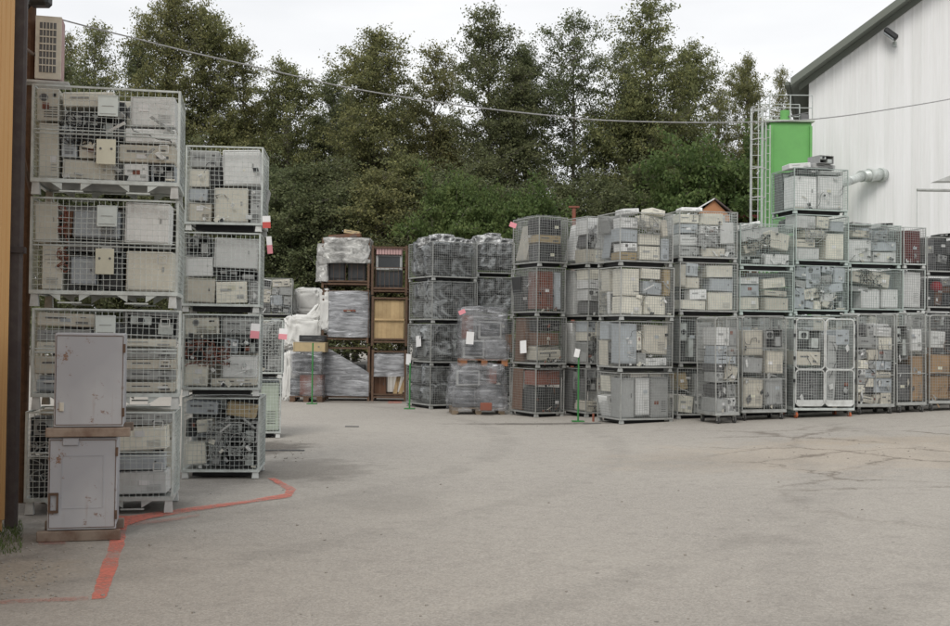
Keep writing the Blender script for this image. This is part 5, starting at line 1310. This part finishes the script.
# awning at right edge
a = P(917, 190, 21.0); b_ = P(985, 190, 21.0); oc = empty('canopy', M4(a)); L_ = b_.x - a.x
mb = MB(); mb.bar((0, 0, 0), (L_, 0, 0), .035, 8); link('frame_bar', mb.mesh('frame_bar', 'zincdull'), oc)
mb = MB(); q_ = P(936, 181, 21.0) - a
mb.prism([(q_.x, q_.z), (q_.x + 1.1, q_.z + .02), (q_.x + 1.1, q_.z + .42), (q_.x + .55, q_.z + .22)], 0, .35); link('roof_sheet', mb.mesh('roof_sheet', 'whitepaint'), oc)
mb = MB(); mb.bar((0, 0, -.03), (0.0, 0, -1.9), .008, 4); link('stay_wire', mb.mesh('stay_wire', 'zinc'), oc)
mb = MB(); mb.bar((1.2, 0, .0), (1.2, 0, q_.z + .1), .02, 6); link('strut', mb.mesh('strut', 'zincdull'), oc)
tag(oc, 'pale canopy with a grey bar at the right edge', 'canopy')

# ------------------------------------------------------------------ green tower with caged ladder
YT = 22.6
a = P(778, 166, YT); b_ = P(812, 166, YT); top = P(795, 122, YT).z; W = b_.x - P(768, 166, YT).x
ot = empty('filter_tower', M4((P(768, 166, YT).x, YT * K, 0)))
mb = MB(); mb.cbox((W / 2 + .03, .6, (top + .0) / 2 + 1.2), (W - .06, 1.1, top - 2.4), .02); link('tank', mb.mesh('tank', 'green'), ot)
mb = MB()
for k in range(1, 3): mb.box((W / 2 + .03, .046, 2.4 + (top - 2.4) * k / 3), (W - .1, .008, .03))
link('seam', mb.mesh('seam', 'greenseam'), ot)
mb = MB(); mb.box((.06, .0, top / 2 - .1), (.1, .1, top)); mb.box((W - .03, .04, top / 2 - .1), (.06, .1, top)); link('corner_column', mb.mesh('corner_column', 'green'), ot)
mb = MB(); mb.cbox((W / 2, .6, top + .03), (W + .12, 1.25, .05), .01); link('top_plate', mb.mesh('top_plate', 'palegreen'), ot)
mb = MB()
for (xx, yy) in ((0.03, 0), (W / 2, 0), (W, 0), (.03, 1.15), (W, 1.15)): mb.bar((xx, yy, top + .05), (xx, yy, top + .68), .014, 6)
for zz in (.36, .68):
    mb.bar((.03, 0, top + zz), (W, 0, top + zz), .012, 6); mb.bar((.03, 1.15, top + zz), (W, 1.15, top + zz), .012, 6); mb.bar((.03, 0, top + zz), (.03, 1.15, top + zz), .012, 6)
link('railing', mb.mesh('railing', 'zinc'), ot)
mb = MB(); mb.bar((.55, .5, top + .05), (.55, .5, top + .38), .12, 16); link('exhaust_stack', mb.mesh('exhaust_stack', 'green'), ot)
mb = MB(); mb.bar((.55, .42, top + .2), (1.1, .3, top + .3), .02, 6); mb.cbox((.93, .1, top + .12), (.2, .2, .16), .02); link('valve', mb.mesh('valve', 'darkgrey'), ot)
tag(ot, 'bright green filter tower against the white hall corner', 'tower')
a = P(758, 215, 22.3); u0 = P(751.5, 215, 22.3).x; u1 = P(765, 215, 22.3).x; tz = P(758, 106, 22.3).z
ol = empty('caged_ladder', M4((u0, 22.3 * K, 0))); w_ = u1 - u0; mb = MB()
for xx in (.0, w_ * .32, w_ * .66, w_): mb.bar((xx, -.2 if 0 < xx < w_ else 0, 1.9), (xx, -.2 if 0 < xx < w_ else 0, tz), .011, 5)
zz = 2.3
while zz < tz + .01:
    mb.tube([(0, .1, zz), (0, 0, zz), (w_ * .32, -.2, zz), (w_ * .66, -.2, zz), (w_, 0, zz), (w_, .1, zz)], .016, 5); zz += .72
link('safety_cage', mb.mesh('safety_cage', 'whitepaint'), ol)
mb = MB()
for xx in (.04, w_ - .02): mb.bar((xx, .3, 0), (xx, .3, tz), .018, 5)
zz = .4
while zz < tz: mb.bar((.04, .3, zz), (w_ - .02, .3, zz), .01, 5); zz += .28
link('ladder', mb.mesh('ladder', 'zinc'), ol)
tag(ol, 'white caged ladder left of the green filter tower', 'ladder')
a = P(767.5, 215, 22.4); mb = MB(); zz = .3; H_ = P(767, 125, 22.4).z
for s in (-.05, .05): mb.bar((s, 0, 0), (s, 0, H_), .018, 5)
while zz < H_: mb.bar((-.05, 0, zz), (.05, 0, zz), .009, 5); zz += .2
o = link('cable_ladder', mb.mesh('cable_ladder', 'palegreen'), None, M4((a.x, 22.4 * K, 0))); tag(o, 'narrow pale green cable ladder on the filter tower', 'cable ladder')

# ------------------------------------------------------------------ far small buildings
a = P(690, 214, 33); b_ = P(731, 214, 33); pk = P(714, 199.5, 33); W = b_.x - a.x
oh = empty('small_house', M4((a.x, 33 * K, 0))); mb = MB(); px_ = pk.x - a.x
mb.prism([(.25, a.z - .25), (W - .05, a.z - .25), (W - .05, a.z - .03), (px_, pk.z - .02), (.25, a.z - .03)], 0, 4); link('gable', mb.mesh('gable', 'houseorange'), oh)
mb = MB(); mb.box(((W + .25) / 2, 2, (a.z - .25) / 2), (W - .45, 4, a.z - .252)); link('wall', mb.mesh('wall', 'brownpost'), oh)
mb = MB(); mb.prism([(-.35, a.z - .2), (px_, pk.z), (px_, pk.z + .05), (-.35, a.z - .15)], -.12, 4.3); link('roof', mb.mesh('roof', 'white'), oh)
mb = MB(); mb.prism([(px_ + .002, pk.z + .0), (W + .2, a.z - .1), (W + .2, a.z - .04), (px_ + .002, pk.z + .06)], -.16, 4.3); link('roof', mb.mesh('roof', 'slate'), oh)
tag(oh, 'small orange gabled house behind the right row', 'house')
a = P(734, 217, 34); b_ = P(780, 219, 34); mb = MB(); oh = empty('shed', M4((a.x, 34 * K, 0)))
mb.box(((b_.x - a.x) / 2, 1.5, a.z / 2 - .1), (b_.x - a.x, 3, a.z - .2)); link('wall', mb.mesh('wall', 'brown'), oh)
mb = MB(); mb.cbox(((b_.x - a.x) / 2, 1.4, a.z), (b_.x - a.x + .3, 3.4, .12), .02); link('roof', mb.mesh('roof', 'maroon'), oh)
tag(oh, 'low shed with maroon roof below the caged ladder', 'shed')
a = P(574, 208, 30); mb = MB(); mb.cbox((0, 0, a.z / 2), (.12, .12, a.z), .02); mb.cbox((0, 0, a.z + .03), (.36, .16, .06), .01)
o = link('red_post', mb.mesh('red_post', 'redbrown'), None, M4((a.x, 30 * K, 0))); tag(o, 'red-brown vent post above the brown junk stack', 'post')

# ------------------------------------------------------------------ trees
def leafmat(name, c1, c2, c3):
    m, nt, b = newmat(name)
    v = objvec(nt); geo = nt.nodes.new('ShaderNodeNewGeometry')
    n = noise_node(nt, 1.6, 4, v)
    ad = nt.nodes.new('ShaderNodeMath'); ad.operation = 'ADD'; nt.links.new(n.outputs[0], ad.inputs[0])
    mu = nt.nodes.new('ShaderNodeMath'); mu.operation = 'MULTIPLY'; mu.inputs[1].default_value = .28; nt.links.new(geo.outputs['Random Per Island'], mu.inputs[0])
    nt.links.new(mu.outputs[0], ad.inputs[1])
    sb = nt.nodes.new('ShaderNodeMath'); sb.operation = 'SUBTRACT'; sb.inputs[1].default_value = .13; nt.links.new(ad.outputs[0], sb.inputs[0])
    r = ramp(nt, sb.outputs[0], [(.25, c1), (.5, c2), (.75, c3)])
    oi = nt.nodes.new('ShaderNodeObjectInfo'); hs = nt.nodes.new('ShaderNodeHueSaturation')
    mr = nt.nodes.new('ShaderNodeMapRange'); nt.links.new(oi.outputs['Random'], mr.inputs[0]); mr.inputs[3].default_value = .502; mr.inputs[4].default_value = .524
    nt.links.new(mr.outputs[0], hs.inputs['Hue']); hs.inputs['Saturation'].default_value = .92; nt.links.new(r.outputs[0], hs.inputs['Color'])
    b.inputs['Roughness'].default_value = .6; b.inputs['Specular IOR Level'].default_value = .2
    nt.links.new(hs.outputs[0], b.inputs['Base Color'])
    tr = nt.nodes.new('ShaderNodeBsdfTranslucent'); nt.links.new(hs.outputs[0], tr.inputs[0])
    ms = nt.nodes.new('ShaderNodeMixShader'); ms.inputs[0].default_value = .38
    out = nt.nodes['Material Output']; nt.links.new(b.outputs[0], ms.inputs[1]); nt.links.new(tr.outputs[0], ms.inputs[2]); nt.links.new(ms.outputs[0], out.inputs[0])
leafmat('leaf_dark', (0.085, 0.100, 0.046), (0.135, 0.150, 0.066), (0.20, 0.205, 0.090))
leafmat('leaf_olive', (0.115, 0.124, 0.050), (0.19, 0.19, 0.075), (0.29, 0.262, 0.10))
leafmat('leaf_bright', (0.07, 0.105, 0.03), (0.115, 0.155, 0.042), (0.17, 0.20, 0.06))
plastic('bark', (0.15, 0.135, 0.115), .9, .5)
def leaves_mesh(name, C, sizes, mat, r):
    n = len(C); a = r.normal(size=(n, 3)); a /= np.linalg.norm(a, axis=1)[:, None]
    b = r.normal(size=(n, 3)); b -= (b * a).sum(1)[:, None] * a; b /= np.linalg.norm(b, axis=1)[:, None]
    s = sizes[:, None]
    V = np.stack([C - a * s * .6, C + b * s * .36, C + a * s * .6, C - b * s * .36], 1).reshape(-1, 3)
    me = bpy.data.meshes.new(name); me.vertices.add(4 * n); me.vertices.foreach_set('co', V.astype(np.float32).ravel())
    me.loops.add(4 * n); me.loops.foreach_set('vertex_index', np.arange(4 * n, dtype=np.int32))
    me.polygons.add(n); me.polygons.foreach_set('loop_start', np.arange(0, 4 * n, 4, dtype=np.int32)); me.polygons.foreach_set('loop_total', np.full(n, 4, np.int32))
    me.materials.append(MATS[mat]); me.update(calc_edges=True); return me
def tree_proto(seed, Ht, Rad, nb, leaf, mat, base=.10, shape='tall', dens=1.5, stems=1):
    r = np.random.default_rng(seed); rn = random.Random(seed); tk = MB(); centers = []
    for st in range(stems):
        ox, oy = (0, 0) if st == 0 else (rn.choice((-1, 1)) * rn.uniform(.8, 1.3), rn.uniform(-.6, .6))
        hs = Ht * (1 if st == 0 else rn.uniform(.70, .9)); pts = []; x = ox; y = oy
        for k in range(15):
            t = k / 14; pts.append(Vector((x, y, hs * t))); x += rn.gauss(0, .045 * Ht / 14); y += rn.gauss(0, .045 * Ht / 14)
        r0 = Ht * .0115
        for k in range(14): tk.bar(pts[k], pts[k + 1], r0 * (1 - k / 14.6), 7, r2=r0 * (1 - (k + 1) / 14.6), cap=False)
        n = nb // stems
        az = rn.uniform(0, 6.28)
        lump = [rn.uniform(.55, 1.25) for _ in range(12)]
        for i in range(n):
            t = base + (1 - base) * ((i + rn.random()) / n) ** .92 * .99
            az += 2.4 + rn.gauss(0, .4)
            lf = lump[int(t * 9) + (2 if math.sin(az) > 0 else 0)]
            if shape == 'tall': L = Rad * min(1, ((1 - t) * 2.6) ** .6 + .16) * (.7 + .3 * min(1, t * 3.5)) * lf * rn.uniform(.6, 1.1)
            else: L = Rad * math.sqrt(max(.08, 1 - (1.8 * t - .75) ** 2)) * lf * rn.uniform(.6, 1.05)
            L = max(L, .35)
            el = R(rn.uniform(8, 45) + 22 * t) if shape == 'tall' else R(rn.uniform(5, 65))
            k = min(13, int(t * 14)); p0 = pts[k].lerp(pts[k + 1], t * 14 - k)
            d = Vector((math.cos(az) * math.cos(el), math.sin(az) * math.cos(el), math.sin(el)))
            br = max(.01, r0 * .30 * (1 - t * .6)); last = p0.copy(); segs = 5
            for s_ in range(segs):
                d = (d + Vector((rn.gauss(0, .12), rn.gauss(0, .12), rn.gauss(-.05, .08)))).normalized(); p = last + d * L / segs
                tk.bar(last, p, br * (1 - s_ / segs), 4, r2=br * (1 - (s_ + 1) / segs) + .003, cap=False)
                for q_ in range(max(1, int(round(L * 1.25)))):
                    if s_ <= 1 and L > 1.0 and rn.random() < (.9, .45)[s_]: continue
                    b0 = last.lerp(p, rn.random()); td = (d * .5 + Vector((rn.gauss(0, .75), rn.gauss(0, .75), rn.gauss(.05, .45)))).normalized()
                    tl = rn.uniform(.35, .85) * (L ** .4)
                    tk.bar(b0, b0 + td * tl, .008, 3, cap=False)
                    m_ = int(rn.uniform(10, 34) * dens * tl / .5)
                    u_ = r.random((m_, 1)) ** .7
                    centers.append(np.array(b0) + np.array(td) * tl * u_ * 1.15 + np.clip(r.normal(size=(m_, 3)), -1.5, 1.5) * np.array([.14, .14, .08]) * (.6 + u_))
                last = p.copy()
    C = np.concatenate(centers); sizes = r.uniform(.6, 1.3, len(C)) * leaf
    return tk.mesh('trunk', 'bark'), leaves_mesh('crown', C, sizes, mat, r), len(C)
TP = {}
TP['a'] = tree_proto(1, 17, 2.5, 145, .105, 'leaf_olive')
TP['b'] = tree_proto(2, 17, 2.3, 140, .105, 'leaf_dark')
TP['c'] = tree_proto(13, 17, 2.3, 200, .105, 'leaf_dark', stems=2)
TP['d'] = tree_proto(14, 17, 2.6, 215, .105, 'leaf_olive', stems=2)
TP['e'] = tree_proto(21, 17, 2.7, 165, .105, 'leaf_olive', base=.15)
TP['s'] = tree_proto(5, 17, 1.9, 85, .105, 'leaf_olive', base=.3, dens=1.05)
TP['v'] = tree_proto(6, 17, 2.6, 85, .105, 'leaf_dark', base=.22, dens=1.12)
TP['lb'] = tree_proto(31, 10, 2.3, 90, .105, 'leaf_dark', base=.06, dens=1.65)
TP['lc'] = tree_proto(32, 10, 2.4, 110, .105, 'leaf_dark', base=.06, stems=2)
TP['ld'] = tree_proto(33, 10, 2.5, 95, .105, 'leaf_olive', base=.08)
TP['bb'] = tree_proto(8, 7, 3.0, 110, .13, 'leaf_bright', base=.05, shape='bush', dens=1.7)
print('leaves', {k: v[2] for k, v in TP.items()})
def tree(u, vt, Y, wid, proto, rot, label, group='trees behind the yard'):
    p = P(u, vt, Y); tk, cr, _ = TP[proto]; bush = proto == 'bb'
    s = p.z / (7.4 if bush else 10 if proto[0] == 'l' else 17); sw = wid
    o = empty('bush' if bush else 'tree', M4((p.x, Y * K, 0), rot, scale=(sw, sw, s)))
    link('trunk', tk, o); link('crown', cr, o); tag(o, label, 'bush' if bush else 'tree', group)
T = [(95, 30, 43, 0.77, 's', .3, 'thin leafed treetop above the near left stack'),
 (62, 38, 47, 0.81, 's', 2.3, 'sparse tree just right of the air conditioner'),
 (135, 46, 46, 0.81, 'b', 1.3, 'tree between the thin treetop and the tallest left tree'),
 (172, -14, 43, 0.81, 'e', 1.1, 'tallest left tree, its top cut off by the photo edge'),
 (212, 14, 44, 0.85, 'a', 3.1, 'tree touching the tallest left tree on its right'),
 (246, 48, 45, 0.81, 'd', 2.0, 'olive tree crossed by the cable right of the tallest left tree'),
 (288, 66, 44, 0.81, 'a', 3.4, 'tree above the third left stack, below the cable'),
 (330, 76, 47, 0.81, 'c', .7, 'tree over the highest rusty stillage'),
 (376, 34, 44, 0.94, 'e', 1.8, 'rounded tall tree above the uncovered stillages'),
 (432, 52, 46, 0.85, 'd', 4.0, 'olive-topped tree above the dark sack stack'),
 (492, 14, 43, 0.94, 'c', 2.6, 'tall broad tree above the wrapped pallets'),
 (524, 52, 45, 0.77, 'b', .4, 'narrow tree right of the tall broad tree'),
 (576, 20, 44, 0.85, 'v', 5.1, 'open-branched tree above the tallest green post'),
 (654, 4, 43, 0.94, 'd', .2, 'highest tree of the right group, above the corner stack'),
 (622, 48, 46, 0.77, 'v', 3.0, 'tree on the left shoulder of the highest right tree'),
 (688, 50, 45, 0.81, 'a', 4.4, 'tree on the right shoulder of the highest right tree'),
 (716, 92, 48, 0.65, 's', 2.0, 'lower thin tree between the shoulder tree and the slim one'),
 (748, 60, 47, 0.54, 'a', 1.0, 'slim tree left of the caged ladder'),
 (783, 72, 52, 0.48, 's', 3.0, 'slim treetop behind the green filter tower')]
for t in T: tree(*t)
T2 = [(160, 100, 52, 0.92, 'c', .5, 'back-row tree left of the tallest left tree'), 
 (270, 112, 52, 1.01, 'c', 2.5, 'back-row tree above the white sack'), (350, 100, 53, 1.01, 'c', 3.9, 'back-row tree above the leaning planks'),
 (405, 100, 52, 1.01, 'c', 4.5, 'back-row tree left of the dark sack stack'), 
 
 (665, 115, 52, 0.92, 'c', 2.2, 'back-row tree right of the highest right tree'), ]
for t in T2: tree(*t, 'back row of trees')
T3 = [(38, 60, 42, 1.0, 'lc', 1.1, 'lower dark tree behind the rusty pole'), (60, 80, 38, 1.1, 'lb', 2.1, 'lower dark tree behind the left edge of the near cages'), (262, 168, 39, 0.99, 'lc', .2, 'lower dark tree behind the third left stack'), (298, 178, 38, 1.08, 'lb', 1.08, 'lower dark tree behind the white sack'), (336, 168, 39, 1.08, 'lc', 2.2, 'lower dark tree behind the highest stillage'),
 (372, 178, 38, 1.08, 'ld', 3.2, 'lower olive tree behind the uncovered stillages'), (410, 164, 39, 1.12, 'ld', 4.2, 'lower olive tree behind the dark sack stack'), (446, 178, 38, 1.08, 'lc', 5.0, 'lower dark tree behind the pale sacks'),
 (484, 173, 39, 1.08, 'lb', .9, 'lower dark tree left of the brown junk stack'), (522, 193, 38, 0.99, 'lc', 1.71, 'lower dark tree behind the brown junk stack'), (566, 193, 38, 1.08, 'lb', 2.9, 'lower dark tree behind the tallest green post'),
 (602, 186, 39, 1.17, 'lc', 3.9, 'lower dark tree behind the corner stack, left'), (640, 178, 38, 1.08, 'lb', 4.9, 'lower dark tree behind the corner stack, right'), (672, 178, 39, 1.08, 'lc', 5.9, 'lower dark tree left of the orange house'),
 (232, 158, 40, 1.08, 'ld', .6, 'lower olive tree behind the second left stack'), (190, 148, 40, 1.08, 'lc', 1.44, 'lower dark tree behind the near left stack'), (140, 138, 41, 0.99, 'lb', 2.6, 'lower dark tree behind the near left cages'), (90, 90, 42, 0.99, 'lc', 3.6, 'lower dark tree at the far left behind the cages'),
 (738, 193, 40, .9, 'lc', 4.6, 'lower dark tree left of the caged ladder')]
for t in T3: tree(*t, 'lower trees behind the yard')
T4 = [(462, 190, 35, .8, 'bb', .9, 'bright green bush above the pale sacks'), (540, 203, 35, .8, 'bb', 2.2, 'bright low bush above the tallest green post'), (496, 208, 35, .6, 'bb', 1.4, 'small bright bush right of the pale sacks'),
 (706, 160, 35, .95, 'bb', 3.3, 'largest bright green bush beside the small orange house'), (744, 182, 36, .7, 'bb', 4.3, 'bright bush left of the caged ladder'), (666, 190, 36, .8, 'bb', 5.0, 'bright bush left of the small orange house')]
for t in T4: tree(*t, 'bright bushes behind the yard')

# ------------------------------------------------------------------ ground litter and weeds
r_ = random.Random(3)
mb = MB()
for _ in range(900):
    u, v = r_.uniform(-20, 22), r_.uniform(520, 556); p = G(u, v)
    if r_.random() < abs(p.x + 3.75) * 2.2: continue
    h = r_.uniform(.02, .07); a = r_.uniform(0, 6.28); dx, dy = math.cos(a) * .004, math.sin(a) * .004; lx, ly = r_.gauss(0, .02), r_.gauss(0, .02)
    mb._add([(p.x - dx, p.y - dy, .001), (p.x + dx, p.y + dy, .001), (p.x + lx, p.y + ly, h)], [(0, 1, 2)])
tag(link('grass', mb.mesh('grass', 'leaf_bright')), 'small tuft of grass at the left edge by the wall', 'grass', kind='stuff')
mb = MB()
for _ in range(330):
    if r_.random() < .45: u, v = r_.gauss(20, 30), r_.gauss(575, 16)
    else: u, v = r_.choice([(r_.gauss(285, 12), r_.gauss(450, 5)), (r_.uniform(440, 620), r_.gauss(424, 2)), (r_.gauss(850, 60), r_.gauss(447, 10)), (r_.uniform(100, 900), r_.uniform(470, 620))])
    if v > 640 or v < 405: continue
    p = G(u, v); s = r_.uniform(.005, .016)
    mb.cbox((p.x, p.y, gz(p.x) + s * .3), (s * 1.6, s * 1.2, s), s * .3, 0, Matrix.Rotation(r_.uniform(0, 3), 3, 'Z'))
plastic('pebble', (0.30, 0.28, 0.25), .9, .3)
tag(link('gravel', mb.mesh('gravel', 'pebble')), 'loose grit scattered on the asphalt', 'gravel', kind='stuff')
for k, (u, v, L_, a, lab) in enumerate(((285, 451, .55, .1, 'dark flat strip lying beyond the second left stack'), (352, 427, .25, .05, 'short dark strip lying on the open asphalt'), (735, 419.5, .3, .2, 'small offcut under the leaning roll container'), (592, 424, .35, .3, 'flat offcut beside the tallest green post'))):
    p = G(u, v); mb = MB(); mb.cbox((0, 0, .008), (L_, .05, .014), .003); o = link('metal_strip', mb.mesh('metal_strip', 'darkgrey'), None, M4((p.x, p.y, gz(p.x) + .002), a)); tag(o, lab, 'strip')
p = G(586, 421); mb = MB(); mb.bar((0, 0, 0), (0, 0, .16), .022, 8); o = link('red_stub', mb.mesh('red_stub', 'redbrown'), None, M4((p.x + .12, p.y - .2, gz(p.x)))); tag(o, 'short red stub beside the tallest green post', 'stub')
print('objects', len(bpy.data.objects))
